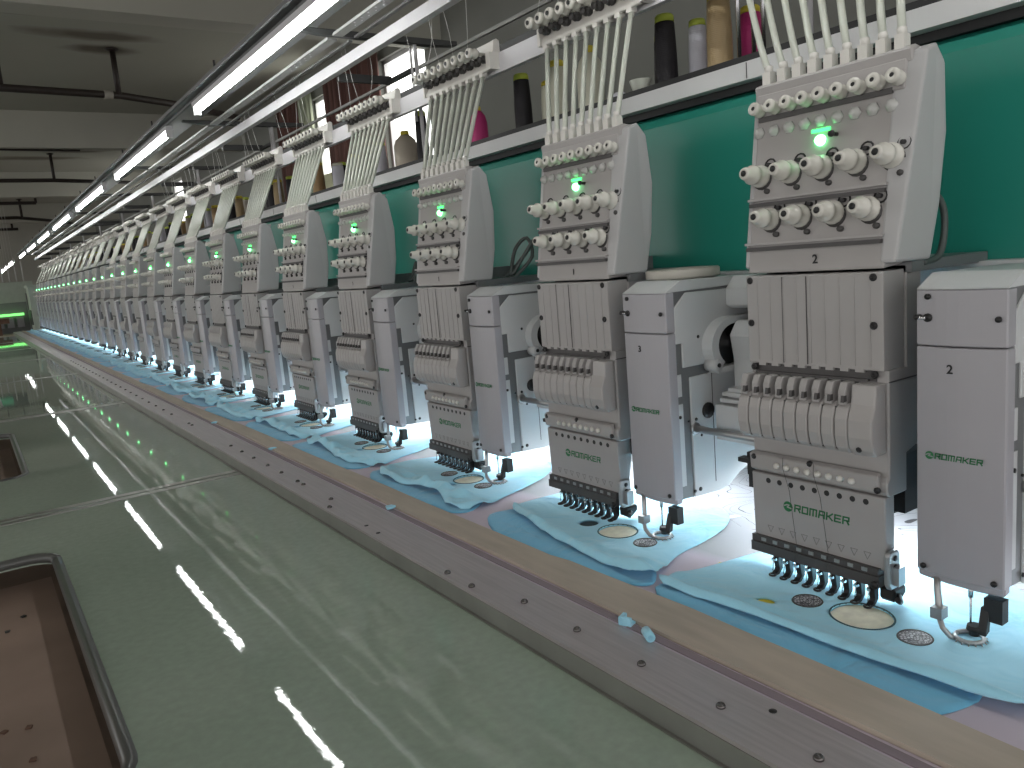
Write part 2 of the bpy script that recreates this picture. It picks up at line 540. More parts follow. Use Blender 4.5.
# side covers
b = hb()
pf = [(fx(-.04) - .002, -.045), (fx(.205) - .004, .208), (1.014, .216), (1.034, .195), (1.050, .113), (1.050, .025), (1.040, -.046)]
b.prism(pf, -.1315, -.110, 'y', .004, 2)
for v in b.bm.verts:        # the cover flares outward towards the top
    if v.co.y < -.12: v.co.y -= .021 * max(0, min(1, (v.co.z + HO.z + .045) / .22))
hpart(b, 'side_cover', 'cover')
b = hb()
b.prism(pf, .094, .101, 'y', .003, 1)
hpart(b, 'side_cover', 'cover', 4)
# mounting arm to the beam
b = hb()
b.box((1.05, .02, -.046), (1.215, .09, -.02), .004)
b.box((1.0, -.128, -.06), (1.2, .095, -.046), .002)
hpart(b, 'mounting_arm', 'arm_dark')
# face plate
b = hb()
b.prism([(.952, -.183), (.951, -.057), (.954, -.055), (1.0, -.055), (1.0, -.183)], -.118, .094, 'y', .002, 2)
for yy in ysp(.075, -.10, 9):
    b.box((.9505, yy - .0007, -.178), (.9525, yy + .0007, -.060))
for i in range(8):
    yy = .07 - i * .022
    b.box((.9515, yy - .006, -.186), (.956, yy + .006, -.181), .001)
hpart(b, 'face_plate', 'panel')
b = hb()
for yy in (.032, -.007):
    b.box((.9502, yy - .0005, -.18), (.9512, yy + .0005, -.058))
hpart(b, 'panel_seam', 'recess', 5)
for (yy, zz) in ((.087, -.062), (-.105, -.062), (.087, -.124), (-.105, -.124), (.084, -.189), (-.105, -.188)):
    b = hb()
    b.lathe((.953, yy, zz), (-1, 0, 0), [(0, .0052), (.003, .0052), (.004, .004), (.004, .0022), (.002, .0022), (.002, 0)], 10)
    hpart(b, 'screw', 'dark', 8)
b = hb()
b.box((.956, -.105, -.198), (.965, .085, -.184))
b.box((.951, -.096, -.1975), (.956, .082, -.1945), .0008)
hpart(b, 'thread_slot', 'recess', 12)
# lower case
b = hb()
b.prism([(.957, -.198), (.957, -.326), (.952, -.332), (.952, -.345), (.958, -.352), (1.0, -.352), (1.0, -.30), (1.035, -.29), (1.035, -.2)], -.121, .096, 'y', .002, 1)
b.prism([(.958, -.183), (.958, -.2), (1.035, -.2), (1.035, -.055), (1.0, -.05), (1.0, -.183)], -.121, .094, 'y', .001)
b.prism([(.951, -.352), (.954, -.455), (.974, -.455), (.974, -.352)], -.118, .096, 'y', .0015)
b.prism([(.974, -.345), (.974, -.47), (.985, -.47), (1.0, -.40), (1.0, -.345)], -.10, .085, 'y')
hpart(b, 'needle_case', 'panel')
b = hb()
b.prism([(.944, -.322), (.953, -.318), (.953, -.348), (.946, -.345)], -.112, .094, 'y', .0015)
hpart(b, 'thread_guide_bar', 'shell', 14)
for yy in ysp(.045, -.075, 8):
    b = hb()
    b.lathe((.946, yy, -.335), (-1, 0, .3), [(0, .0048), (.004, .0048), (.006, .003), (.006, 0)], 10)
    hpart(b, 'guide_nub', 'white', 6)
for (yy, zz) in ((.086, -.326), (-.111, -.341), (-.01, -.322)):
    b = hb(); b.lathe((.947, yy, zz), (-1, 0, 0), [(0, .0045), (.003, .0045), (.003, 0)], 8)
    hpart(b, 'screw', 'dark', 8)
# dots
for yy in ysp(.066, -.091, 9):
    b = hb(); b.lathe((.9522, yy, -.362), (-1, 0, 0), [(0, .0042), (.0012, .0042), (.0012, 0)], 10, smooth=False)
    hpart(b, 'needle_clamp_hole', 'black', 9)
# faint arrow marks
for yy in ysp(.066, -.091, 9):
    b = hb(); b.stroke([(yy - .005, -.434), (yy + .005, -.434), (yy, -.444), (yy - .005, -.434)], .0006, .9534)
    hpart(b, 'needle_arrow_mark', 'faint', 5)
# logo
b = logo_marks(hb(), .041, -.396, .0096, .9525)
lg = hpart(b, 'logo', 'logo', 8)
b = hb()
for st in logo_swoosh(.041, -.396, .0096, .9520):
    b.stroke(st, .0018, .9518)
hpart(b, 'logo_swoosh', 'shell', 8, lg)
# thread take-up levers
b = hb()
b.box((.9535, -.08, -.232), (.958, .096, -.2))
hpart(b, 'lever_recess', 'recess', 8)
ly = ysp(.089, -.071, 9)
for yy in ly:
    b = hb()
    b.prism([(.936, -.198), (.955, -.198), (.955, -.206), (.948, -.212), (.944, -.226), (.93, -.228), (.93, -.21)], yy - .0052, yy + .0052, 'y', .001)
    b.lathe((.9405, yy, -.216), (-1, 0, -.2), [(0, .004), (.010, .004), (.012, .0028), (.012, 0)], 8)
    hpart(b, 'take_up_lever', 'panel', 9)
for yy in ly:
    b = hb(); b.prism([(.933, -.2145), (.9335, -.2225), (.926, -.2235), (.9275, -.215)], yy - .0058, yy - .0012, 'y')
    hpart(b, 'lever_catch', 'recess', 5)
# pads
py = ysp(.0865, -.0735, 9)
padp = [(.955, -.223), (.938, -.225), (.927, -.231), (.9225, -.245), (.922, -.268), (.926, -.285), (.934, -.293), (.955, -.292)]
for yy in py:
    b = hb(); b.prism(padp, yy - .0092, yy + .0092, 'y', .0018, 1)
    hpart(b, 'lever_guard', 'shell', 14)
b = hb(); b.box((.9295, -.08, -.288), (.95, .093, -.23)); hpart(b, 'guard_back', 'recess', 8)
b = hb()
b.prism([(.956, -.199), (.934, -.199), (.931, -.225), (.9225, -.245), (.922, -.268), (.926, -.285), (.934, -.293), (.956, -.292)], -.118, -.0835, 'y', .003, 2)
hpart(b, 'end_cap', 'shell')
b = hb(); b.lathe((.9275, -.098, -.283), (-1, 0, -.4), [(0, .004), (.003, .004), (.003, 0)], 8); hpart(b, 'screw', 'dark', 6)
b = hb(); b.box((.925, -.118, -.292), (.96, .096, -.2)); b.bm.free()
b = hb(); b.box((.9375, -.0845, -.295), (.957, .096, -.288), .002); hpart(b, 'guard_rail', 'shell', 14)
# needle bar rail at the bottom
b = hb()
b.box((.948, -.110, -.462), (.972, .097, -.452), .001)
b.box((.945, -.112, -.477), (.972, .097, -.462), .003, 2)
hpart(b, 'needle_rail', 'recess')
b = hb()
for yy in ysp(.075, -.09, 9):
    b.box((.9465, yy - .004, -.459), (.9485, yy + .004, -.454), .001)
hpart(b, 'rail_tab', 'bracket', 5)
fy = ysp(.0545, -.099, 9)
for i, yy in enumerate(ysp(.0545, -.099, 9)):
    b = hb()
    b.prism([(.947, -.475), (.960, -.475), (.959, -.499), (.950, -.5062), (.943, -.5066), (.943, -.5036), (.949, -.501), (.951, -.497)], yy - .0042, yy + .0042, 'y')
    b.torus((.9395, yy, -.505), (0, 0, 1), .0046, .0016, 12, 6)
    hpart(b, 'presser_foot', 'dark', 12)
for yy in fy:
    b = hb(); b.cyl((.944, yy, -.476), (.940, yy, -.4985), .0012, .0008, 6)
    b.box((.941, yy - .003, -.4835), (.949, yy + .003, -.480), .0005)
    hpart(b, 'needle', 'steel', 6)
b = hb()
b.prism([(.944, -.47), (.944, -.428), (.948, -.424), (.968, -.424), (.972, -.43), (.972, -.478), (.95, -.478)], -.127, -.119, 'y', .002)
b.box((.952, -.136, -.47), (.968, -.127, -.445), .001)
hpart(b, 'end_bracket', 'bracket', 12)
b = hb()
for zz in (-.434, -.446): b.lathe((.958, -.1275, zz), (0, -1, 0), [(0, .004), (.001, .004), (.001, 0)], 10)
b.lathe((.943, -.108, -.4725), (-1, 0, 0), [(0, .0055), (.004, .0055), (.004, 0)], 10)
b.prism([(.955, -.478), (.985, -.478), (.985, -.490), (.97, -.50), (.955, -.496)], -.128, -.106, 'y', .003)
b.path([(.965, -.128, -.488), (.955, -.136, -.492), (.945, -.138, -.485)], .004, 6)
hpart(b, 'end_latch', 'dark', 9)
# black actuator at the far lower side
b = hb(); b.box((1.0, -.118, -.385), (1.06, .08, -.302), .003); hpart(b, 'drive_case', 'black')
b = hb(); b.box((1.012, -.095, -.3875), (1.050, .06, -.385)); hpart(b, 'added_cloth_light', 'added_light')  # unseen emitter added under the head to lighten the cloth
b = hb(); b.box((1.006, -.10, -.390), (1.012, .065, -.3852)); hpart(b, 'added_light_lip', 'recess', 10)
b = hb()
b.box((.985, .090, -.372), (1.01, .132, -.335), .003)
b.box((.985, .112, -.392), (1.0, .13, -.37), .003)
b.box((.975, .10, -.350), (.99, .142, -.343), .001)
b.box((.98, .09, -.383), (.992, .12, -.379), .001)
hpart(b, 'actuator', 'black', 8)
# side screws and seam on the visible flank
b = hb(); b.box((.958, -.1225, -.1985), (1.034, -.1205, -.197)); hpart(b, 'flank_seam', 'recess', 4)


# knobs
def knob(base, r, l, tilt=0.12):
    b = hb()
    ax = (-1, 0.0, tilt)
    b.lathe(base, ax, [(0, r * 1.25), (l * .18, r * 1.25), (l * .2, r * 1.0), (l * .42, r * .95), (l * .45, r * 1.08), (l * .6, r * 1.08), (l * .63, r * .8),
                       (l * .92, r * .72), (l, r * .6), (l, r * .32), (l * .9, r * .3), (l * .9, 0)], 14)
    return b


for yy in ysp(.081, -.117, 5):
    k = hpart(knob((fx(.086), yy - .0, .086), .0128, .042), 'tension_knob', 'ceramic', 60)
    b = hb(); b.lathe((fx(.08) + .001, yy - .002, .082), (-1, 0, .1), [(0, .0155), (.0035, .0155), (.0035, .01)], 16); b.lathe((fx(.07), yy - .012, .064), (-1, 0, .1), [(0, .004), (.006, .004), (.006, 0)], 8)  # dark disc added for the shadow and wires behind the knob
    hpart(b, 'knob_shade_disc', 'recess', 8, k)
    b = hb(); b.torus((fx(.1) - .002, yy - .014, .101), (-1, 0, .2), .0085, .0013, 12, 6); b.cyl((fx(.1), yy - .014, .101), (fx(.1) - .008, yy - .014, .101), .003)
    hpart(b, 'check_spring', 'dark', 6, k)
    b = hb(); b.lathe(Vector((fx(.086), yy, .086)) + Vector((-.0385, 0, .0046)), (-1, 0, .12), [(0, .0043), (.0042, .0043), (.0042, 0)], 10)
    hpart(b, 'knob_bore', 'black', 6, k)
for yy in ysp(.060, -.091, 4):
    k = hpart(knob((fx(.024), yy, .024), .0128, .040), 'tension_knob', 'ceramic', 60)
    b = hb(); b.lathe((fx(.018) + .001, yy - .002, .020), (-1, 0, .1), [(0, .0155), (.0035, .0155), (.0035, .01)], 16); b.lathe((fx(.004), yy - .012, .002), (-1, 0, .1), [(0, .004), (.006, .004), (.006, 0)], 8)  # same dark disc, deepening the shadow behind the lower knobs
    hpart(b, 'knob_shade_disc', 'recess', 8, k)
    b = hb(); b.torus((fx(.04) - .002, yy - .014, .039), (-1, 0, .2), .0085, .0013, 12, 6); b.cyl((fx(.04), yy - .014, .039), (fx(.04) - .008, yy - .014, .039), .003)
    hpart(b, 'check_spring', 'dark', 6, k)
    b = hb(); b.lathe(Vector((fx(.024), yy, .024)) + Vector((-.0367, 0, .0044)), (-1, 0, .12), [(0, .0043), (.0042, .0043), (.0042, 0)], 10)
    hpart(b, 'knob_bore', 'black', 6, k)
# small guide knobs under the tubes
for yy in ysp(.084, -.122, 9):
    b = hb()
    b.lathe((fx(.178) - .002, yy, .176), (-1, 0, .22), [(0, .006), (.006, .006), (.008, .0095), (.013, .0095), (.016, .007), (.021, .0095), (.026, .0088), (.026, .003), (.024, .003), (.024, 0)], 12)
    k = hpart(b, 'guide_knob', 'ceramic', 12)
    b = hb(); b.cyl((fx(.178) - .0262, yy, .1806), (fx(.178) - .0275, yy, .1809), .0035, n=8)
    hpart(b, 'knob_bore', 'black', 6, k)
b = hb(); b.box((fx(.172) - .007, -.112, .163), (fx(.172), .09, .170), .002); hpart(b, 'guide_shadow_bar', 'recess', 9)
# clear caps
for yy in ysp(.089, -.111, 9):
    b = hb()
    b.lathe((fx(.148), yy, .148), (-1, 0, .1), [(0, .0088), (.005, .0088), (.006, .0055), (.010, .005), (.010, 0)], 6)
    hpart(b, 'clear_cap', 'clear', 7)
# led
b = hb(); b.lathe((fx(.122), -.013, .122), (-1, 0, .05), [(0, .0075), (.004, .0075), (.008, .006), (.0105, .003), (.0112, 0)], 14)
led = hpart(b, 'status_light', 'led_core', 40)
b = hb(); b.cyl((fx(.125), -.036, .126), (fx(.125) - .014, -.036, .127), .0026); b.lathe((fx(.125) - .012, -.036, .127), (-1, 0, 0), [(0, .0045), (.003, .0045), (.003, 0)], 8)
hpart(b, 'reset_pin', 'dark', 6)
# emissive bar imitating green glow on the clear caps, just above the light
b = hb(); b.box((fx(.135) - .003, -.026, .1335), (fx(.135), .002, .138), .0015); hpart(b, 'led_glow_bar', 'led', 12)
# top strip, sockets and tubes
b = hb()
b.prism([(.992, .196), (.989, .213), (1.0, .217), (1.02, .214), (1.02, .2)], -.135, .098, 'y', .002)
hpart(b, 'socket_strip', 'shell', 60)
tube_bot = [(1.0, y, .222) for y in ysp(.080, -.117, 9)]
tube_top = [(1.12, y, .442) for y in ysp(.218, -.045, 9)]
for (p, q) in zip(tube_bot, tube_top):
    b = hb()
    b.box((p[0] - .007, p[1] - .0065, .210), (p[0] + .007, p[1] + .0065, .232), .0015)
    b.cyl((p[0], p[1], .231), (p[0] + .001, p[1] + .001, .240), .006, n=10)
    sck = hpart(b, 'tube_socket', 'white', 12)
for (p, q) in zip(tube_bot, tube_top):
    p = Vector(p); q = Vector(q)
    mid = p.lerp(q, .5) + Vector((-.003, 0, 0))
    pts = [p.lerp(mid, t / 4).lerp(mid.lerp(q, t / 4), t / 4) for t in range(5)]
    b = hb(); b.path([Vector(p) + Vector((0, 0, .008))] + pts[1:-1] + [q], .0051, 8)
    hpart(b, 'thread_tube', 'tube', 40, smooth=True)
index_children(head)

GRP_HEAD = 'embroidery heads of the long machine'
heads = []
numbers = {2: '2', 3: '1', 4: '1', 5: '1', 6: '1', 7: '1'}
for k in range(1, NH + 1):
    yc = Y2 + P_ * (k - 1)
    if k == 1:
        h = head
    else:
        h = dup(head, (HO.x, yc, HO.z), k - 1)
    side = {1: 'marked 2, the nearest and largest', 2: 'second in the row, left of the unit numbered 3'}
    tag(h, 'grey nine-needle embroidery head ' + side.get(k, 'with milky thread tubes, %s of the row from the nearest' % ORD[k]), 'embroidery head', GRP_HEAD)
    heads.append(h)
two = number_mesh('2', .017)
one = number_mesh('1', .015)
for k, h in enumerate(heads[:5]):
    o = bpy.data.objects.new('number_label', two if k == 0 else one)
    C.objects.link(o); o.parent = h
    o.location = (fx(-.036) - .0012 - HO.x, -.017, -.036 - HO.z)
    o['label'] = 'black printed number'
# cables looped behind some heads
for k, pts in {0: [(1.05, -.118, .02), (1.07, -.122, .035), (1.085, -.125, .015), (1.085, -.125, -.02), (1.07, -.125, -.045), (1.03, -.126, -.05)],
               2: [(1.10, -.10, -.045), (1.13, -.12, -.01), (1.15, -.15, .03), (1.14, -.165, .035), (1.12, -.15, .0), (1.10, -.125, -.04), (1.12, -.12, .02), (1.15, -.13, .045), (1.14, -.16, .0), (1.1, -.14, -.045)],
               3: [(1.10, -.10, -.045), (1.13, -.12, -.01), (1.15, -.14, .02), (1.12, -.15, .0), (1.10, -.125, -.04), (1.12, -.12, .01), (1.1, -.14, -.045)]}.items():
    sm = []
    V = [Vector(p) for p in pts]
    for i in range(len(V) - 1):
        p0, p1, p2, p3 = V[max(i - 1, 0)], V[i], V[i + 1], V[min(i + 2, len(V) - 1)]
        for t in (0, .25, .5, .75):
            sm.append(.5 * ((2 * p1) + (p2 - p0) * t + (2 * p0 - 5 * p1 + 4 * p2 - p3) * t * t + (3 * p1 - p0 - 3 * p2 + p3) * t ** 3))
    sm.append(V[-1])
    b = MB(HO); b.path(sm, .0045, 8)
    o = b.build('cable', M['cable'], heads[k], True); o['label'] = 'grey power cable looped behind the head'
# two loose threads in front of the nearest head
for (ya, yb) in ((.044, .018), (-.006, -.034)):
    b = MB(HO); b.path([(.944, ya * .6 + yb * .4, -.320), (.9425, ya * .6 + yb * .4, -.335), (.9495, ya * .4 + yb * .6, -.37), (.949, yb, -.45), (.942, yb, -.475)], .00035, 5)
    b.build('thread', M['thread_dark'], heads[0])


# ------------------------------------------------------------------ chenille / coiling unit
UO = Vector((.942, 0, -.437))
unit = empty('coiling_unit', (UO.x, Y2 - .217, UO.z))
Y0, Y1 = -.051, .052        # local y limits (near face, far face)


def ub(): return MB(UO)


def upart(mb, name, m, lod=99, parent=None, smooth=False, label=None):
    o = mb.build(name, M[m], parent or unit, smooth)
    o['lod'] = lod
    if label: o['label'] = label
    return o


b = ub()
b.prism([(.958, -.436), (.958, -.078), (.984, -.062), (1.16, -.064), (1.205, -.07), (1.205, -.405), (1.11, -.42), (1.085, -.437), (1.06, -.441)], Y0 + .003, Y1, 'y', .003)
upart(b, 'side_frame', 'arm_dark')
# front cover with slightly bowed front (profile seen from above)
n = 8
prof = []
for i in range(n + 1):
    t = i / n
    yy = Y1 + (Y0 - Y1) * t
    prof.append((.9425 - .006 * math.sin(PI * t), yy))
b = ub()
b.prism(prof + [(.963, Y0), (.963, Y1)], -.432, -.146, 'z', .0016)
b.prism(prof + [(.963, Y0), (.963, Y1)], -.1445, -.078, 'z', .0016)
lowp = [(x + .003, y) for x, y in prof]
b.prism(lowp + [(.963, Y0 + .002), (.963, Y1 - .002)], -.441, -.430, 'z', .002)
upart(b, 'front_cover', 'arm')
b = ub()
# sloping top cap, bevelled towards the front
v = []
for i in range(n + 1):
    t = i / n; yy = Y1 + (Y0 - Y1) * t
    v.append((b.bm.verts.new(Vector((.9425 - .006 * math.sin(PI * t), yy, -.0775)) - UO), b.bm.verts.new(Vector((.980, yy, -.0600)) - UO), b.bm.verts.new(Vector((1.0, yy, -.0600)) - UO), b.bm.verts.new(Vector((1.0, yy, -.0775)) - UO)))
for A, B in zip(v, v[1:]):
    for q in range(4):
        b.bm.faces.new((A[q], B[q], B[(q + 1) % 4], A[(q + 1) % 4]))
b.bm.faces.new(v[0]); b.bm.faces.new(v[-1][::-1])
bmesh.ops.recalc_face_normals(b.bm, faces=b.bm.faces[:])
b.prism([(.998, -.078), (.998, -.0605), (1.165, -.0625), (1.165, -.078)], Y0, Y1, 'y', .0015)
upart(b, 'top_cap', 'arm_light')
# light side panels
ys = Y0 + .003
b = ub()
b.prism([(.962, -.105), (.991, -.081), (1.09, -.083), (1.165, -.083), (1.165, -.207), (.977, -.207), (.977, -.165), (.962, -.165)], ys + .001, ys - .003, 'y', .0012)
upart(b, 'side_panel', 'arm_light', 60)
b = ub()
b.prism([(.992, -.225), (1.165, -.222), (1.165, -.40), (1.11, -.418), (1.083, -.435), (1.058, -.439), (.992, -.437)], ys + .001, ys - .003, 'y', .0012)
upart(b, 'side_panel', 'arm_light', 60)
for (x0, x1, z0, z1) in ((.955, .972, -.255, -.217), (.955, .973, -.412, -.268)):
    b = ub(); b.box((x0, ys + .001, z0), (x1, ys - .002, z1), .0008); upart(b, 'slot_panel', 'arm_light', 10)
b = ub(); b.box((1.045, ys - .0035, -.42), (1.0462, ys, -.222)); upart(b, 'panel_seam', 'recess', 4)
# wheel housing
b = ub()
cx, cz = 1.082, -.178
pts = []
for i in range(13):
    a = PI * .5 + PI * .78 * i / 12
    pts.append((cx + .058 * math.cos(a), cz + .048 * math.sin(a)))
inn = []
for i in range(13):
    a = PI * .5 + PI * .78 * i / 12
    inn.append((cx + .041 * math.cos(a), cz + .036 * math.sin(a)))
pts = [(cx + .075, cz + .048)] + pts
inn = [(cx + .075, cz + .036)] + inn
for i in range(len(pts) - 1):
    b.prism([pts[i], pts[i + 1], inn[i + 1], inn[i]], ys - .002, ys - .026, 'y')
b.lathe((1.036, ys - .005, -.209), (0, -1, 0), [(0, .011), (.024, .011), (.024, 0)], 14)
b.prism([(1.036, -.214), (1.10, -.214), (1.085, -.224), (1.04, -.224)], ys - .004, ys - .026, 'y')
bmesh.ops.remove_doubles(b.bm, verts=b.bm.verts[:], dist=1e-5)
wh = upart(b, 'wheel_housing', 'arm_light', 12)
b = ub()
b.lathe((1.085, ys - .003, -.176), (0, -1, 0), [(0, .0375), (.008, .0375), (.008, .012), (.014, .012), (.014, 0)], 24)
b.box((1.085, ys - .003, -.209), (1.15, ys - .010, -.141))
upart(b, 'drive_wheel', 'black', 12, wh)
b = ub(); b.lathe((1.036, ys - .029, -.209), (0, -1, 0), [(0, .004), (.002, .004), (.002, 0)], 8); upart(b, 'screw', 'dark', 5, wh)
# motor blocks reaching towards the neighbour
b = ub()
b.prism([(1.09, -.112), (1.09, -.083), (1.112, -.062), (1.2, -.062), (1.2, -.118), (1.1, -.118)], ys - .002, ys - .15, 'y', .004, 2)
upart(b, 'motor_cover', 'arm_light', 60)
b = ub()
b.prism([(1.066, -.160), (1.084, -.137), (1.2, -.137), (1.2, -.29), (1.074, -.29), (1.074, -.204)], ys - .027, ys - .17, 'y', .003)
b.box((1.022, ys - .030, -.335), (1.12, ys - .17, -.275), .004)
b.box((1.040, ys - .030, -.262), (1.12, ys - .15, -.256), .002)
b.box((1.034, ys - .030, -.272), (1.12, ys - .15, -.266), .002)
b.box((1.05, ys - .035, -.30), (1.11, ys - .14, -.25), .002)
upart(b, 'gear_housing', 'arm_light', 60)
b = ub(); b.lathe((1.088, ys - .026, -.222), (0, -1, 0), [(0, .006), (.004, .006), (.004, 0)], 10); upart(b, 'screw', 'dark', 5)
b = ub()
b.lathe((1.032, ys - .002, -.289), (0, -1, 0), [(0, .014), (.004, .014), (.004, 0)], 16)
upart(b, 'bore_plug', 'black', 10)
for (x, z, r) in ((.964, -.290, .003), (1.002, -.300, .0032), (.984, -.300, .002), (1.014, -.330, .0025), (1.005, -.425, .004), (.992, -.426, .003), (1.12, -.398, .0035), (1.016, -.158, .003)):
    b = ub(); b.lathe((x, ys - .002, z), (0, -1, 0), [(0, r), (.002, r), (.002, 0)], 8); upart(b, 'screw', 'dark', 7)
b = ub(); b.cyl((1.0, ys, -.316), (1.0, ys - .17, -.316), .0062, n=12); b.lathe((1.0, ys, -.316), (0, -1, 0), [(0, .011), (.005, .011), (.005, .006)], 12)
upart(b, 'drive_rod', 'bracket', 12)
# front screws
for (yy, zz) in ((.036, -.086), (-.043, -.112), (.0415, -.424), (-.042, -.424)):
    b = ub(); b.lathe((.939, yy, zz), (-1, 0, 0), [(0, .0036), (.0022, .0036), (.0022, 0)], 10); upart(b, 'screw', 'dark', 8)
b = ub(); b.lathe((.941, .036, -.111), (-1, 0, 0), [(0, .0052), (.004, .0052), (.004, 0)], 12); b.lathe((.941, .047, -.110), (-1, 0, 0), [(0, .003), (.01, .003), (.01, 0)], 8)
upart(b, 'bolt', 'dark', 8)
b = ub(); b.cyl((.934, .036, -.111), (.934, .05, -.111), .0018); upart(b, 'bolt_link', 'steel', 5)
b = logo_marks(ub(), .038, -.279, .0060, .9368)
lg = upart(b, 'logo', 'logo', 8)
b = ub()
for st in logo_swoosh(.038, -.279, .0060, .9362): b.stroke(st, .0013, .9361)
upart(b, 'logo_swoosh', 'arm', 6, lg)
# needle bar, ring foot, black block
b = ub(); b.cyl((.947, -.012, -.437), (.947, -.012, -.500), .0016, .0011, 8); b.cyl((.947, -.012, -.437), (.947, -.012, -.452), .003, n=8)
upart(b, 'needle', 'steel', 12)
b = ub()
b.path([(.942, .026, -.436), (.941, .025, -.452), (.938, .022, -.466), (.934, .019, -.476)], .0042, 8)
b.box((.925, .012, -.484), (.941, .026, -.470), .003, 2)
b.path([(.931, .018, -.482), (.928, .012, -.494), (.930, .004, -.503), (.936, -.002, -.506)], .0034, 8)
upart(b, 'looper_arm', 'bracket', 12, smooth=False)
b = ub()
b.torus((.945, -.012, -.5035), (0, 0, 1), .0155, .0028, 24, 6)
for i in range(16):
    a = 2 * PI * i / 16
    c, s = math.cos(a), math.sin(a)
    b.cyl((.945 + .0165 * c, -.012 + .0165 * s, -.5035), (.945 + .0205 * c, -.012 + .0205 * s, -.5065), .0015, .0006, 5)
upart(b, 'presser_ring', 'bracket', 12)
b = ub()
b.box((.949, -.047, -.478), (.964, -.026, -.449), .003, 2)
b.prism([(.950, -.462), (.956, -.462), (.952, -.492), (.942, -.496), (.942, -.490)], -.032, -.022, 'y', .001)
b.lathe((.946, -.017, -.486), (0, 0, -1), [(0, .008), (.006, .009), (.008, .006), (.013, .006), (.013, 0)], 12)
upart(b, 'presser_block', 'black', 14)
index_children(unit)
units = []
for k in range(1, NH + 1):
    yc = Y2 + P_ * (k - 1) - .217
    u = unit if k == 1 else dup(unit, (UO.x, yc, UO.z), k - 1)
    side = {1: 'numbered 2, right beside the nearest head', 2: 'numbered 3, under the beige tape roll'}
    tag(u, 'grey box-shaped coiling unit ' + side.get(k, 'with a ring foot, %s of the row from the nearest' % ORD[k]), 'coiling unit', 'coiling units of the long machine')
    units.append(u)
for k, t in ((0, '2'), (1, '3')):
    o = bpy.data.objects.new('number_label', number_mesh(t, .015))
    C.objects.link(o); o.parent = units[k]; o.location = (.9360 - UO.x, .009, -.172 - UO.z)
    o['label'] = 'black printed number'

b = MB((1.075, .93 + .05, -.053))
b.lathe((1.075, .98, -.060), (0, 0, 1), [(0, .060), (0, .064), (.002, .066), (.014, .066), (.016, .064), (.016, .045), (.004, .045), (.004, 0)], 40)
o = b.build('tape_roll', M['beige'], loc=(1.075, 1.012, -.053))
tag(o, 'flat beige roll of tape lying on top of the coiling unit numbered 3', 'tape roll')

# ------------------------------------------------------------------ upper thread guide units
GO = Vector((1.12, 0, .445))
gu = empty('thread_guide_unit', (GO.x, Y2, GO.z))


def gb(): return MB(GO)


def gpart(mb, name, m, lod=99, parent=None, smooth=False):
    o = mb.build(name, M[m], parent or gu, smooth); o['lod'] = lod; return o


b = gb()
b.prism([(1.112, .446), (1.118, .444), (1.128, .455), (1.136, .512), (1.128, .514), (1.122, .47), (1.112, .452)], -.075, .228, 'y', .0012)
b.box((1.108, -.095, .446), (1.150, -.078, .484), .002)
b.box((1.108, .228, .446), (1.150, .236, .484), .002)
b.prism([(1.118, .484), (1.14, .484), (1.14, .512), (1.132, .516), (1.124, .512)], -.095, -.078, 'y', .001)
gpart(b, 'guide_bracket', 'white', 40)
for yy in ysp(.215, -.06, 9):
    b = gb()
    b.lathe((1.122, yy, .486), (-1, 0, .02), [(0, .004), (.022, .004), (.022, .007), (.030, .012), (.036, .012), (.040, .009), (.044, .012), (.050, .012), (.053, .010), (.053, .004), (.050, .004), (.050, 0)], 12)
    k = gpart(b, 'guide_knob', 'ceramic', 60)
    b = gb(); b.cyl((1.0690, yy, .487), (1.0675, yy, .487), .0048, n=8); gpart(b, 'knob_bore', 'black', 6, k)
for yy in ysp(.215, -.06, 9):
    b = gb()
    b.lathe((1.120, yy - .004, .474), (-1, -.1, -.08), [(0, .009), (.003, .009), (.003, .005), (.008, .005), (.008, .0095), (.011, .0095), (.011, .004), (.02, .004), (.02, .007), (.023, .007), (.023, 0)], 10)
    gpart(b, 'tension_disc', 'recess', 12)
for q in tube_top:
    b = gb(); b.box((q[0] - .0075, q[1] - .007, .438), (q[0] + .0075, q[1] + .007, .450), .0015); b.cyl((q[0], q[1], .439), (q[0] - .003, q[1], .430), .0062, n=8)
    gpart(b, 'tube_socket', 'white', 12)
index_children(gu)
guides = []
for k in range(1, NH + 1):
    yc = Y2 + P_ * (k - 1)
    g = gu if k == 1 else dup(gu, (GO.x, yc, GO.z), k - 1)
    desc = 'white thread guide unit with ceramic eyelets, above the %s head of the row' % ORD[k]
    if k == 1: desc = 'white thread guide unit above the nearest head, above the picture edge'
    tag(g, desc, 'thread guide', 'thread guide units on the guide rail')
    guides.append(g)
# threads hanging from the overhead plate down to the eyelets
for k, g in enumerate(guides[1:9]):
    kk = k + 1
    for i, yy in enumerate(ysp(.215, -.06, 9)):
        if (i + kk) % 2: continue
        top = Vector((1.036 + random.uniform(-.004, .05), yy + random.uniform(-.03, .03), .655))
        bot = Vector((1.072, yy, .498))
        mid = top.lerp(bot, .5) + Vector((random.uniform(-.01, .02), random.uniform(-.03, .03), -.01))
        pts = [top.lerp(mid, t / 6).lerp(mid.lerp(bot, t / 6), t / 6) for t in range(7)]
        b = MB(GO); b.path(pts, .0006, 4)
        b.build('thread', M['thread'], g)

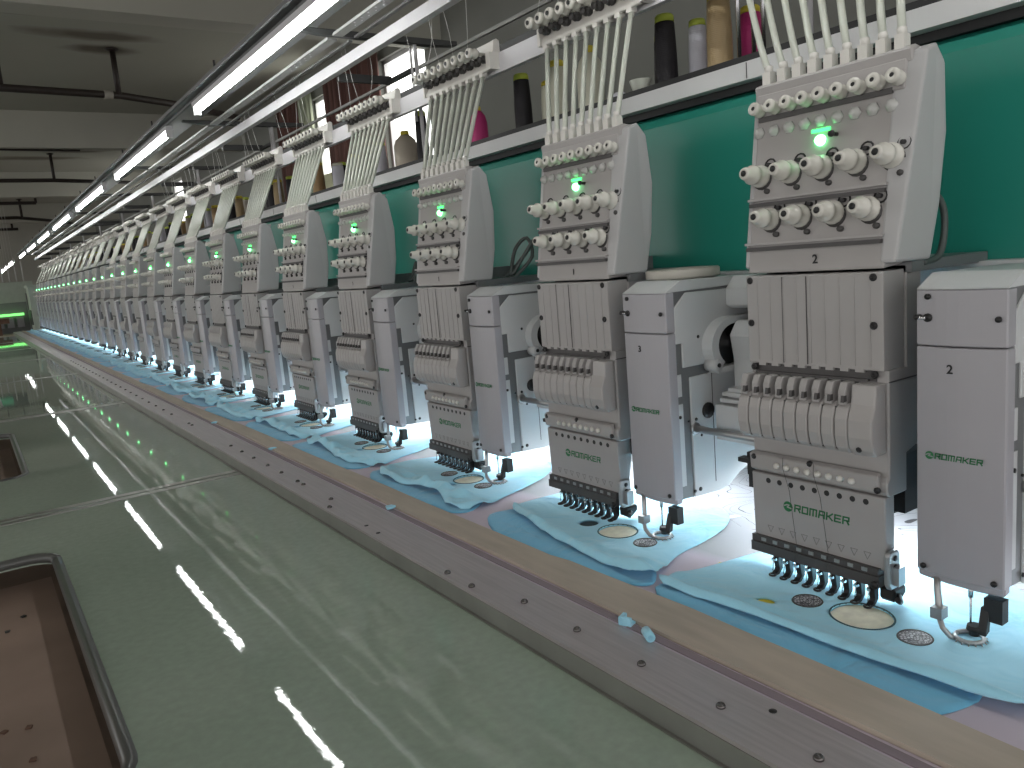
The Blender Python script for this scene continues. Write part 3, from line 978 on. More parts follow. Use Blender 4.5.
# ------------------------------------------------------------------ machine long members
YA, YB = -.35, YEND
t = empty('machine_beam', (1.24, YA, -.2))
o_ = (1.24, YA, -.2)
b = MB(o_)
b.prism([(1.205, -.058), (1.205, .236), (1.214, .252), (1.236, .262), (1.45, .262), (1.45, -.058)], YA, YB, 'y')
b.build('green_panel', M['green'], t)
b = MB(o_)
b.prism([(1.175, -.066), (1.175, -.0585), (1.45, -.0585), (1.45, -.395), (1.206, -.395), (1.206, -.066)], YA, YB, 'y')
b.build('lower_panel', M['arm_light'], t)
b = MB(o_); b.box((1.222, YA, .262), (1.45, YB, .280)); b.build('gap_shade_strip', M['black'], t)  # black strip stands in for the shadow between panel and shelf
tag(t, 'long machine beam with teal green front panel running behind every head', 'machine beam')
b = MB((1.3, YA, .29))
b.box((1.195, YA, .276), (1.25, YB, .307), .003)
sh = empty('spool_shelf', (1.3, YA, .29))
b.build('shelf_front', M['beam_white'], sh)
b = MB((1.3, YA, .29)); b.box((1.20, YA, .3072), (1.62, YB, .3130)); b.box((1.20, YA, .3130), (1.208, YB, .319)); b.build('shelf_board', M['black'], sh)
b = MB((1.3, YA, .29))
for y in range(0, 29):
    yy = .95 + y * P_
    b.box((1.194, yy - .0008, .278), (1.1955, yy + .0008, .305))
b.build('joint_line', M['recess'], sh)
tag(sh, 'long white fronted shelf with black top that carries the thread spools', 'shelf')
b = MB((1.13, YA, .455)); b.box((1.135, YA, .440), (1.15, YB, .484), .002)
gr = b.build('guide_rail', M['rail_white'], loc=(1.13, YA, .455))
tag(gr, 'long white rail that carries the thread guide units', 'rail')
b = MB((1.17, YA, .5)); b.box((1.165, YA, .482), (1.185, YB, .512), .001)
o = b.build('wiring_duct', M['black'], loc=(1.17, YA, .5))
tag(o, 'long black wiring duct just behind the guide rail', 'duct')
b = MB((1.058, YA, .62)); b.box((1.045, YA, .605), (1.068, YB, .636), .002)
o = b.build('stand_rail', M['rail_white'], loc=(1.058, YA, .62))
tag(o, 'long bright white rail of the overhead thread stand', 'rail')
# overhead arms and posts
armY = [0.85 + 1.35 * i for i in range(11)]
first = None
for i, ya in enumerate(armY):
    t = empty('stand_post', (1.25, ya, .34))
    o_ = (1.25, ya, .34)
    b = MB(o_); b.cyl((1.235, ya, .313), (1.235, ya, .66), .006, n=12); b.cyl((1.235, ya + .03, .44), (1.235, ya + .03, .66), .004, n=8); b.build('post', M['rail_white'], t)
    b = MB(o_); b.prism([(.86, .668), (.86, .676), (1.38, .676), (1.38, .662), (1.30, .656), (.93, .660)], ya - .012, ya + .012, 'y', .002); b.build('cross_arm', M['frame_dark'], t)
    b = MB(o_); b.box((1.068, ya + .20, .588), (1.25, ya + .215, .612), .002); b.box((1.235, ya + .03, .588), (1.25, ya + .21, .60), .002); b.build('stay_plate', M['frame_dark'], t)
    tag(t, 'steel post with dark cross arm of the thread stand, %s from the nearest' % ORD[i + 1], 'post', 'posts of the overhead thread stand')
    if i < len(armY) - 1:
        for (x0, x1, nm, mm, lab) in ((.965, .995, 'holed_plate', 'holed', 'drilled grey thread plate'), (1.030, 1.042, 'thread_bar', 'bracket', 'thin grey thread bar')):
            o_ = (x0, ya, .66)
            b = MB(o_); b.box((x0, ya + .02, .655), (x1, ya + 1.33, .661), .001)
            if nm == 'holed_plate':
                b.box((x0 + .002, ya + .02, .661), (x0 + .004, ya + 1.33, .664), .0005)
            pl = b.build(nm, M[mm], loc=o_)
            tag(pl, '%s overhead, between the %s and %s posts' % (lab, ORD[i + 1], ORD[i + 2]), 'thread plate', lab + 's overhead')
            if nm == 'holed_plate' and i < 5:
                b = MB(o_)
                for c in range(3):
                    for q in range(10):
                        yy = ya + .18 + c * .42 + q * .022
                        b.lathe(((x0 + x1) / 2 + (.006 if q % 2 else -.006), yy, .6552), (0, 0, -1), [(0, .0035), (.001, .0035), (.001, 0)], 6)
                b.build('eyelets', M['rail_white'], pl)['label'] = 'rows of small white eyelets'
for x, z, nm in ((1.36, .645, 'rear bar'),):
    b = MB((x, YA, z)); b.box((x, YA, z), (x + .009, YB, z + .010), .001)
    o = b.build('stand_bar', M['holed'], loc=(x, YA, z)); tag(o, 'thin grey %s of the thread stand behind the white rail' % nm, 'bar')

# needle light under the beam
b = MB((1.18, YA, -.4))
b.box((1.168, YA, -.3865), (1.202, YB, -.3855)); nl = empty('needle_light', (1.18, YA, -.4)); b.build('diffuser', M['strip'], nl)
b = MB((1.18, YA, -.4)); b.box((1.164, YA, -.3855), (1.206, YB, -.360), .001); b.box((1.164, YA, -.3895), (1.168, YB, -.3855)); b.box((1.202, YA, -.3895), (1.206, YB, -.3855)); b.build('housing', M['duct'], nl)
tag(nl, 'long white light strip below the beam lighting the fabric', 'light strip')

# led tubes overhead
for i in range(-1, 7):
    y0 = 1.80 + 1.93 * i; y1 = y0 + 1.42
    t = empty('tube_light', (.845, y0, .66)); o_ = (.845, y0, .66)
    b = MB(o_)
    b.cyl((.842, y0, .650), (.842, y1, .650), .0095, n=14)
    b.build('diffuser', M['diffuser'], t)
    b = MB(o_)
    b.box((.828, y0 - .02, .664), (.856, y1 + .02, .682), .002)
    for ye in (y0 - .012, y1): b.box((.829, ye, .634), (.855, ye + .012, .668), .003)
    b.build('housing', M['rail_white'], t)
    b = MB(o_)
    for ye in (y0 + .3, y1 - .3): b.box((.838, ye - .004, .68), (.844, ye + .004, .76), .001)
    b.build('hanger', M['dark'], t)
    names = {-1: 'behind the camera end', 0: 'nearest in view'}
    tag(t, 'long white LED tube light overhead, ' + names.get(i, '%s one along the machine' % ORD[i + 1]), 'tube light', 'tube lights along the machine')
b = MB((.84, YA, .69)); b.box((.808, YA, .700), (.818, YB, .712), .002); b.box((.838, YA, .69), (.848, YB, .70), .001)
o = b.build('light_track', mat('track_grey', (.15, .155, .155), .55), loc=(.84, YA, .69))
b = MB((.84, YA, .69)); b.box((.818, YA, .701), (.958, YB, .704)); b.build('reflector_sheet', M['duct'], o)
tag(o, 'thin grey track above the LED tube lights', 'track')

# ------------------------------------------------------------------ bed, metal rail, hardboard strip
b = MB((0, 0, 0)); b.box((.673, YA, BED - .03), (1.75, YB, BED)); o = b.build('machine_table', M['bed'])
tag(o, 'lilac white machine table top under the heads with pattern lines', 'machine table')
t = empty('metal_rail', (.6, YA, -.53)); o_ = (.6, YA, -.53)
b = MB(o_); b.box((.582, YA, BED - .02), (.672, YB, BED + .001), .0012); b.build('rail_top', M['alu'], t)
b = MB(o_); b.box((.5805, YA, -.5445), (.60, YB, BED - .004), .001); b.box((.576, YA, -.552), (.600, YB, -.5445)); b.build('rail_front', M['alu_edge'], t)
scr = [.435, .558, .684, .81, .935, 1.043, 1.12, 1.642, 1.70, 1.88, 1.921, 2.047, 2.161, 2.29, 2.41, 2.53, 3.05, 3.1]
b0 = MB((0, 0, 0)); b0.lathe((0, 0, 0), (0, 0, 1), [(0, .0056), (.002, .0056), (.0042, .004), (.0048, .0022), (.0032, .0018), (.0032, 0)], 14)
s0 = b0.build('screw', mat('dark_screw_steel', (.14, .13, .13), .22, metal=.8), t); s0.location = Vector((.6205, scr[0], BED + .001)) - Vector(o_)
for i, y in enumerate(scr[1:]):
    s = s0.copy(); C.objects.link(s); s.parent = t
    x = .6205 if i not in (4, 5, 6) else .594
    s.location = Vector((x, y, BED + .001)) - Vector(o_)
for y in [3.4 + .16 * i for i in range(24)]:
    s = s0.copy(); C.objects.link(s); s.parent = t
    s.location = Vector((.62, y, BED + .001)) - Vector(o_)
b = MB(o_)
for (x, y) in ((.598, 1.40), (.60, 1.46), (.655, .515)): b.lathe((x, y, BED + .001), (0, 0, 1), [(0, .0045), (.0006, .0045), (.0006, 0)], 12)
b.build('screw_hole', M['dark'], t)
tag(t, 'long brushed metal rail with round screws between green table and machine bed', 'metal rail')
# hardboard strip with a wavy upper edge
bm = bmesh.new()
ny = 220
rows = []
for i in range(ny + 1):
    y = YA + (YB - YA) * (i / ny) ** 1.6
    w = noise.noise(Vector((y * 1.3, 0, 3)))
    x0 = .694 + .004 * noise.noise(Vector((y * 2, 7, 1)))
    x1 = .757 + .012 * w - .025 * min(1, max(0, (y - 1.0) / 3)) + (.015 if y < 1.0 else 0) * math.exp(-abs(y - .75) * 3)
    zt = BED + .006 + .0015 * noise.noise(Vector((y * 3, 1, 9)))
    rows.append([bm.verts.new((x0, y, BED)), bm.verts.new((x0, y, zt)), bm.verts.new((x1, y, zt + .001)), bm.verts.new((x1, y, BED))])
for A, B in zip(rows, rows[1:]):
    for q in range(4): bm.faces.new((A[q], B[q], B[(q + 1) % 4], A[(q + 1) % 4]))
bm.faces.new(rows[0]); bm.faces.new(rows[-1][::-1])
bmesh.ops.recalc_face_normals(bm, faces=bm.faces[:])
mb = MB(); mb.bm.free(); mb.bm = bm
o = mb.build('hardboard_strip', M['wood'])
tag(o, 'long tan hardboard strip with uneven edge lying beside the metal rail', 'strip')
b = MB((0, 0, 0)); b.box((.676, YA, BED), (.688, YB, BED + .002), .0006); o = b.build('edge_tape', mat('mauve_tape', (.26, .21, .24), .5)); tag(o, 'narrow dull mauve tape between metal rail and hardboard strip', 'tape')
# white tape strips on the bed
tp = []
for i in range(12):
    yc = 1.24 + P_ * i - .26
    b = MB((0, 0, 0)); b.prism([(-.10, .04), (.13, -.035), (.13, -.02), (-.10, .055)], 0, .0012, 'z'); b.prism([(-.09, .07), (.13, -.005), (.13, .0), (-.09, .075)], 0, .0012, 'z')
    o = b.build('white_tape', M['sp_white'], loc=(1.0, yc, BED))
    tag(o, 'white tape stuck on the table between the %s and %s fabric panels' % (ORD[i + 1], ORD[i + 2]), 'tape', 'white tapes on the table')


# ------------------------------------------------------------------ fabric panels
def chaikin(p, n=2):
    for _ in range(n):
        q = []
        for i in range(len(p)):
            a = p[i]; b_ = p[(i + 1) % len(p)]
            q.append((a[0] * .75 + b_[0] * .25, a[1] * .75 + b_[1] * .25)); q.append((a[0] * .25 + b_[0] * .75, a[1] * .25 + b_[1] * .75))
        p = q
    return p


def resample(p, step):
    out = []
    for i in range(len(p)):
        a = Vector(p[i]); b_ = Vector(p[(i + 1) % len(p)])
        n_ = max(1, int((b_ - a).length / step + .5))
        for k in range(n_): out.append(tuple(a.lerp(b_, k / n_)))
    return out


def inside(x, y, poly):
    c = False; j = len(poly) - 1
    for i in range(len(poly)):
        xi, yi = poly[i]; xj, yj = poly[j]
        if (yi > y) != (yj > y) and x < (xj - xi) * (y - yi) / (yj - yi + 1e-12) + xi: c = not c
        j = i
    return c


def segdist(x, y, pl):
    best = 9
    for (ax, ay), (bx, by) in zip(pl, pl[1:]):
        dx, dy = bx - ax, by - ay
        t = max(0, min(1, ((x - ax) * dx + (y - ay) * dy) / (dx * dx + dy * dy + 1e-12)))
        best = min(best, math.hypot(x - ax - dx * t, y - ay - dy * t))
    return best


def sheet(outline, holes, step, zf, th, name, material, parent, sm=2):
    poly = resample(chaikin(outline, sm), step)
    hs = [[(hx + hr[0] * math.cos(2 * PI * k / 24), hy + hr[1] * math.sin(2 * PI * k / 24)) for k in range(24)] for hx, hy, hr in holes]
    vs = [Vector(p) for p in poly]; es = [(i, (i + 1) % len(poly)) for i in range(len(poly))]
    for h in hs:
        o0 = len(vs); vs += [Vector(p) for p in h]; es += [(o0 + i, o0 + (i + 1) % 24) for i in range(24)]
    xs = [p[0] for p in poly]; ys_ = [p[1] for p in poly]
    x = min(xs); r_ = 0
    while x < max(xs):
        y = min(ys_) + (step / 2 if r_ % 2 else 0)
        while y < max(ys_):
            if inside(x, y, poly) and segdist(x, y, poly + poly[:1]) > step * .45 and not any(((x - hx) / (hr[0] + step * .4)) ** 2 + ((y - hy) / (hr[1] + step * .4)) ** 2 < 1 for hx, hy, hr in holes):
                vs.append(Vector((x, y)))
            y += step
        x += step * .87; r_ += 1
    V, E, F, *_ = delaunay_2d_cdt(vs, es, [], 0, 1e-6)
    bm = bmesh.new()
    bv = [bm.verts.new((p.x, p.y, zf(p.x, p.y))) for p in V]
    for f in F:
        cx_ = sum(V[i].x for i in f) / 3; cy_ = sum(V[i].y for i in f) / 3
        if not inside(cx_, cy_, poly) or any(inside(cx_, cy_, h) for h in hs): continue
        fc = bm.faces.new([bv[i] for i in f])
        if fc.calc_area() < 1e-12: bm.faces.remove(fc)
    bmesh.ops.recalc_face_normals(bm, faces=bm.faces[:])
    if sum(f.normal.z for f in bm.faces) < 0: bmesh.ops.reverse_faces(bm, faces=bm.faces[:])
    # give it thickness
    top = bm.faces[:]
    ret = bmesh.ops.extrude_face_region(bm, geom=top)
    nv = [g for g in ret['geom'] if isinstance(g, bmesh.types.BMVert)]
    for v in nv: v.co.z += th
    for v in [v for v in bm.verts if not v.link_faces]: bm.verts.remove(v)
    bmesh.ops.recalc_face_normals(bm, faces=bm.faces[:])
    mb = MB(); mb.bm.free(); mb.bm = bm
    return mb.build(name, material, parent, True)


def panel(variant, step, k):
    """fabric piece in coordinates relative to (0, Yc, BED)"""
    rnd = random.Random(variant * 11 + 3)
    root = empty('shirt_piece', (0, 0, BED))
    if variant == 0:      # nearest: long straight rolled front edge
        out = [(.800, .165), (.806, .08), (.812, -.08), (.817, -.22), (.820, -.325), (.832, -.345), (.90, -.345), (1.02, -.33), (1.10, -.26), (1.16, -.16), (1.15, .02), (1.10, .10), (1.0, .135), (.90, .150), (.83, .170)]
        front = [(.803, .16), (.810, -.08), (.82, -.34)]
        under = [(.775, .165), (.742, -.0), (.755, -.15), (.758, -.262), (.775, -.285), (.86, -.30), (.95, -.20), (.95, .1), (.86, .155)]
        rings = [(.900, -.033, .0185), (.903, -.184, .0185)]; hole = (.911, -.108, .036, .040); small = (.858, .006, .013, .014)
    elif variant == 1:
        out = [(.862, .132), (.835, .04), (.812, -.06), (.800, -.17), (.790, -.27), (.790, -.335), (.806, -.352), (.84, -.335), (.90, -.30), (1.0, -.29), (1.09, -.262), (1.145, -.2), (1.15, -.05), (1.12, .07), (1.02, .12), (.93, .13)]
        front = [(.862, .13), (.812, -.06), (.79, -.27), (.79, -.34)]
        under = [(.80, .135), (.742, -.01), (.748, -.10), (.762, -.20), (.765, -.29), (.785, -.36), (.83, -.335), (.93, -.2), (.95, .05), (.87, .12)]
        rings = [(.904, -.228, .0185)]; hole = (.911, -.150, .034, .036); small = (.905, -.076, .019, .019)
    else:
        j = lambda a: a * rnd.uniform(-1, 1)
        out = [(.80 + j(.03), .13), (.79 + j(.02), .02), (.785 + j(.02), -.10), (.79 + j(.02), -.20), (.785 + j(.02), -.30), (.82 + j(.02), -.35 + j(.02)), (.90, -.32), (1.0, -.29), (1.08, -.25), (1.14, -.18), (1.15, -.04), (1.11, .08), (1.0, .12 + j(.02)), (.90, .14 + j(.02))]
        front = out[:6]
        under = [(.76 + j(.02), .14), (.738 + j(.01), .0), (.742 + j(.01), -.12), (.75 + j(.01), -.24), (.76, -.33 + j(.02)), (.83, -.34), (.93, -.2), (.95, .05), (.87, .13)]
        rings = [(.904, -.225, .0185), (.905, -.07, .0185)]; hole = (.911, -.150, .034, .036); small = (.862, -.155, .010, .012)
    sd = variant * 5.3
    amp = .0045 if variant < 2 else .006

    def near_head(x):       # cloth lies flat under the needles
        return max(0.0, min(1.0, (.885 - x) / .05))

    def zf(x, y):
        d = segdist(x, y, front)
        r = .0095
        roll = math.sqrt(max(0, 1 - ((d - r) / r) ** 2)) * r if d < 2 * r else 0
        w = noise.noise(Vector((x * 14 + sd, y * 7, 1))) * amp + noise.noise(Vector(((x + y * .4) * 30, y * 9 + sd, 4))) * amp * .5
        side = segdist(x, y, out + out[:1])
        lift = .0025 * min(1, side / .02)
        flap = 0
        if variant == 1: flap = .008 * abs(noise.noise(Vector((x * 34, y * 14, 7)))) * max(0, min(1, (.86 - x) / .03)) + .018 * math.exp(-(((x - .815) / .035) ** 2 + ((y + .315) / .045) ** 2)) + .006 * math.exp(-(((x - .84) / .02) ** 2 + ((y + .02) / .12) ** 2))
        if variant >= 2: flap = .024 * abs(noise.noise(Vector((x * 30 + sd, y * 16 + sd, 7)))) * max(0, min(1, (.86 - x) / .03)) * min(1, side / .02) + .012 * math.exp(-(((x - .81) / .03) ** 2 + ((y - rnd_y) / .06) ** 2))
        if variant == 0: flap = .004 * math.exp(-((x - .845 - .02 * y) / .012) ** 2) + .004 * math.exp(-(((x - .83) / .02) ** 2 + ((y + .29) / .05) ** 2))
        return .0024 + lift + roll * (.9 if variant == 0 else .75) + (w + flap + amp * .4) * (near_head(x) * .95 + .05)
    rnd_y = rnd.uniform(-.3, .05)

    def zu(x, y):
        w = noise.noise(Vector((x * 22 + sd, y * 11, 2)))
        side = segdist(x, y, under + under[:1])
        return .0004 + .0012 * min(1, side / .01) + (.0035 * abs(w) if x < .80 else 0) * min(1, side / .012)
    m_top = sheet(out, [(hole[0], hole[1], hole[2:]), (small[0], small[1], small[2:])], step, zf, .0018, 'upper_layer', M['cloth'], root)
    sheet(under, [], step * 1.2, zu, .0012, 'lower_layer', M['cloth_under'], root)
    # backing seen through the holes
    b = MB(); b.lathe((hole[0], hole[1], .0026), (0, 0, 1), [(0, hole[3] * 1.0), (.0008, hole[3] * 1.0), (.0008, 0)], 24, smooth=False)
    b.build('backing_patch', M['backing'], root)['label'] = 'ivory backing seen through the cut circle'
    if variant == 0:
        b = MB(); b.lathe((small[0], small[1], .0034), (0, 0, 1), [(0, .0145), (.0006, .0145), (.0006, 0)], 20, smooth=False)
        b.build('backing_patch', M['yellow'], root)['label'] = 'yellow backing seen through the small circle'
    if variant == 1:
        b = MB(); b.lathe((small[0], small[1], .0026), (0, 0, 1), [(0, .0185), (.0008, .0185), (.0008, 0)], 24, smooth=False)
        b.build('backing_patch', mat('navy_backing', (.02, .045, .06), .8), root)['label'] = 'dark backing seen through the small circle'
    # stitched edge round the hole
    b = MB(); n_ = 36
    b.path([(hole[0] + (hole[2] + .001) * math.cos(2 * PI * i / n_), hole[1] + (hole[3] + .001) * math.sin(2 * PI * i / n_), zf(hole[0] + hole[2] * math.cos(2 * PI * i / n_), hole[1] + hole[3] * math.sin(2 * PI * i / n_)) + .0018) for i in range(n_ + 1)], .0013, 5)
    b.build('stitched_edge', mat('dark_teal_stitch', (.03, .09, .12), .8) if 'dark_teal_stitch' not in bpy.data.materials else bpy.data.materials['dark_teal_stitch'], root)
    for (rx, ry, rr) in rings:
        z_ = zf(rx, ry) + .0019
        b = MB((rx, ry, z_)); b.lathe((rx, ry, z_), (0, 0, 1), [(-.0015, rr), (.0006, rr), (.0006, 0)], 28, smooth=False)
        ro = b.build('embroidered_roundel', M['roundel'], root, loc=(rx, ry, z_))
        b = MB((rx, ry, z_)); b.torus((rx, ry, z_ + .0003), (0, 0, 1), rr + .0012, .0013, 32, 5)
        b.build('roundel_border', M['thread_dark'], ro)
    return root


variants = {}
panels = []
for k in range(1, NH + 1):
    yc = Y2 + P_ * (k - 1)
    if k == 1: v, st = 0, .006
    elif k == 2: v, st = 1, .006
    else:
        v = 2 + (k % 4); st = .009
    if v in variants:
        src = variants[v]
        p = dup(src, (0, yc, BED))
    else:
        p = panel(v, st, k); p.location = (0, yc, BED); index_children(p); variants[v] = p
    ds = {1: 'light blue fabric panel with long rolled front edge, under the nearest head',
          2: 'light blue fabric panel with curled corner, under the second head of the row'}
    tag(p, ds.get(k, 'light blue fabric panel with cut circles under the %s head of the row' % ORD[k]), 'fabric panel', 'fabric panels on the machine table')
    panels.append(p)

# yellow scrap between panels, blue snips
b = MB(); b.prism([(-.02, -.02), (.015, -.03), (.045, .0), (.03, .03), (-.01, .02)], 0, .0012, 'z'); o = b.build('paper_scrap', M['yellow'], loc=(.905, .800, BED)); tag(o, 'small yellow paper scrap peeping out between the two nearest fabric panels', 'scrap')
for (x, y, z, rz, nm, lab) in ((.683, .776, BED + .004, .4, 0, 'small light blue fabric offcut standing on the metal rail, nearer the hardboard'),
                               (.672, .724, BED + .0045, 1.1, 1, 'small light blue fabric offcut rolled up on the metal rail')):
    b = MB()
    if nm: 
        b.lathe((-.011, 0, .004), (1, 0, 0), [(0, .0035), (0, .0065), (.022, .0065), (.022, .0035), (.022, .002), (.002, .001), (0, .0035)], 14)
    else:
        b.prism([(-.009, -.009), (.009, -.010), (.010, .008), (-.008, .010)], -.003, .0, 'z', .0005); b.box((-.009, -.009, 0), (-.005, .009, .010), .001); b.box((-.009, .004, -.002), (.008, .0095, .009), .001)
    o = b.build('fabric_offcut', M['cloth'], loc=(x, y, z)); o.rotation_euler = (0, 0, rz); tag(o, lab, 'fabric offcut', 'blue fabric offcuts on the rail')
for i, (x, y) in enumerate(((.684, 1.52), (.69, 3.0), (.695, 2.35))):
    b = MB(); b.prism([(-.012, -.008), (.0, -.011), (.012, -.004), (.008, .010), (-.006, .012)], -.0, .005, 'z', .0015); o = b.build('fabric_offcut', M['cloth'], loc=(x, y, BED + .0035)); o.rotation_euler = (0, 0, i)
    tag(o, ['flat blue fabric offcut on the rail edge by the fourth fabric panel', 'tiny blue fabric offcut on the hardboard strip, farthest of all', 'tiny blue fabric offcut by the sixth fabric panel'][i], 'fabric offcut', 'blue fabric offcuts on the rail')

# ------------------------------------------------------------------ green work tables with cut-outs
TZ = -.546
XL = -1.7
seamY = [-1.0 + .0] + [2.305 + 1.985 * i for i in range(7)]
for i in range(len(seamY) - 1):
    y0, y1 = seamY[i] + .005, seamY[i + 1] - .005
    hy0, hy1 = y1 - 1.43, y1 - .42
    if i == 0: hy0, hy1 = .93, 1.945
    t = empty('work_table', (-.5, (y0 + y1) / 2, TZ)); o_ = (-.5, (y0 + y1) / 2, TZ)
    # top with rounded cut-out: cdt
    hx0, hx1, rr = -.62, .077, .06
    rp = []
    for (cx_, cy_, a0) in ((hx1 - rr, hy1 - rr, 0), (hx0 + rr, hy1 - rr, PI / 2), (hx0 + rr, hy0 + rr, PI), (hx1 - rr, hy0 + rr, 3 * PI / 2)):
        for q in range(7): rp.append((cx_ + rr * math.cos(a0 + PI / 2 * q / 6), cy_ + rr * math.sin(a0 + PI / 2 * q / 6)))
    ou = [(XL, y0), (.580, y0), (.580, y1), (XL, y1)]
    vs = [Vector(p) for p in ou + rp]
    es = [(a, (a + 1) % 4) for a in range(4)] + [(4 + a, 4 + (a + 1) % len(rp)) for a in range(len(rp))]
    V, E, F, *_ = delaunay_2d_cdt(vs, es, [], 0, 1e-6)
    bm = bmesh.new(); bv = [bm.verts.new(Vector((p.x, p.y, TZ - .02)) - Vector(o_)) for p in V]
    for f in F:
        cx_ = sum(V[a].x for a in f) / len(f); cy_ = sum(V[a].y for a in f) / len(f)
        if inside(cx_, cy_, rp): continue
        bm.faces.new([bv[a] for a in f])
    ret = bmesh.ops.extrude_face_region(bm, geom=bm.faces[:])
    for v in [g for g in ret['geom'] if isinstance(g, bmesh.types.BMVert)]: v.co.z += .02
    bmesh.ops.recalc_face_normals(bm, faces=bm.faces[:])
    mb = MB(); mb.bm.free(); mb.bm = bm
    mb.build('table_top', M['table'], t)
    for ye in (y0 + .001, y1 - .027):
        b = MB(o_); b.box((XL, ye, TZ - .001), (.578, ye + .026, TZ + .0012), .0004); b.build('edge_strip', M['alu_edge'], t)
    b = MB(o_); b.path([(x, y, TZ - .006) for x, y in rp + rp[:1]], .011, 8); b.build('cutout_rim', M['rim'], t)
    b = MB(o_); b.box((-.7, hy0 - .1, TZ - .085), (.064, hy1 + .05, TZ - .070), .002); b.build('lower_shelf', M['board'], t)
    for (lx, lyy) in ((-1.6, y0 + .08), (.5, y0 + .08), (-1.6, y1 - .08), (.5, y1 - .08)):
        b = MB(o_); b.box((lx - .02, lyy - .02, -1.35), (lx + .02, lyy + .02, TZ - .02), .002); b.build('leg', M['frame_dark'], t)
    tag(t, 'glossy grey green work table with rounded cut-out, ' + ('nearest to the camera' if i == 0 else '%s along the metal rail' % ORD[i + 1]), 'work table', 'green work tables along the machine')
# debris on the nearest lower shelf
DZ = TZ - .070
for i, (x, y, m_) in enumerate(((-.02, 1.30, 'brown'), (-.05, 1.31, 'brown'), (-.09, 1.55, 'sp_white'), (-.10, 1.42, 'dark'), (.0, 1.78, 'dark'), (-.03, 1.72, 'frame_dark'), (-.13, 1.62, 'sp_white'), (-.12, 1.36, 'brown'), (-.02, 1.2, 'brown'), (-.04, 1.15, 'dark'), (-.085, 1.22, 'brown'))):
    b = MB(); b.prism([(-.005, -.003), (.004, -.005), (.006, .002), (-.001, .006)], 0, .003, 'z', .0008)
    o = b.build('thread_scrap', M[m_], loc=(x, y, DZ)); o.rotation_euler = (0, 0, i)
    tag(o, 'tiny %s scrap on the brown shelf below the nearest cut-out, %s from its far edge' % ('white' if m_ == 'sp_white' else 'dark', ORD[1 + sorted([1.30, 1.31, 1.55, 1.42, 1.78, 1.72, 1.62, 1.36, 1.2, 1.15, 1.22], reverse=True).index(y)]), 'scrap', '%s scraps on the lower shelf' % ('white' if m_ == 'sp_white' else 'dark'))
# open carton and yellow thing in the second cut-out
t = empty('open_carton', (-.1, 3.4, DZ)); o_ = (-.1, 3.4, DZ)
b = MB(o_)
b.box((-.30, 3.0, DZ), (.0, 3.62, DZ + .004)); b.box((-.30, 3.0, DZ), (-.296, 3.62, DZ + .055)); b.box((-.004, 3.0, DZ), (.0, 3.62, DZ + .055)); b.box((-.3, 3.0, DZ), (.0, 3.004, DZ + .055)); b.box((-.3, 3.616, DZ), (.0, 3.62, DZ + .055))
b.build('carton_body', M['board'], t); tag(t, 'open brown carton below the cut-out of the second table', 'carton')
b = MB((0, 0, 0)); b.lathe((-.14, 0, 0), (1, 0, 0), [(0, .02), (.01, .026), (.24, .026), (.25, .02)], 14)
o = b.build('yellow_cone', M['yellow'], loc=(-.1, 3.58, DZ + .031)); tag(o, 'yellow cone lying inside the carton below the second table', 'cone')

# ------------------------------------------------------------------ spools
SZ = .3130


def spool(kind, h, r, cap):
    root = empty('thread_spool')
    b = MB()
    if kind == 'cone':
        b.lathe((0, 0, 0), (0, 0, 1), [(0, r * .9), (.01, r), (h * .62, r * .97), (h * .78, r * .78), (h * .88, r * .45), (h * .9, r * .3)], 24)
    else:
        b.lathe((0, 0, 0), (0, 0, 1), [(0, r * .92), (.006, r), (h * .5, r * .97), (h * .88, r * .86), (h * .9, r * .8)], 24)
    return root, b


def make_spool(x, y, col, h=.146, r=.025, cap='lime', kind='tube', label='', grp='thread spools on the shelf'):
    xn = x - .05
    y = y * xn / x
    h = (.3375 + h) * xn / x - SZ
    r = r * .96
    x = xn
    root, b = spool(kind, h, r, cap)
    root.location = (x, y, SZ)
    w = b.build('thread_winding', M[col], root)
    rc = r * (.84 if kind == 'tube' else .36)
    b = MB(); b.lathe((0, 0, h * .9), (0, 0, 1), [(0, rc), (h * .075, rc * .98), (h * .1, rc * .82), (h * .1, rc * .5), (h * .03, rc * .45)], 20)
    if cap: b.build('cap', M[cap], root)
    else: b.build('cap', M['sp_clear'], root)
    tag(root, label, 'thread spool', grp)
    return root


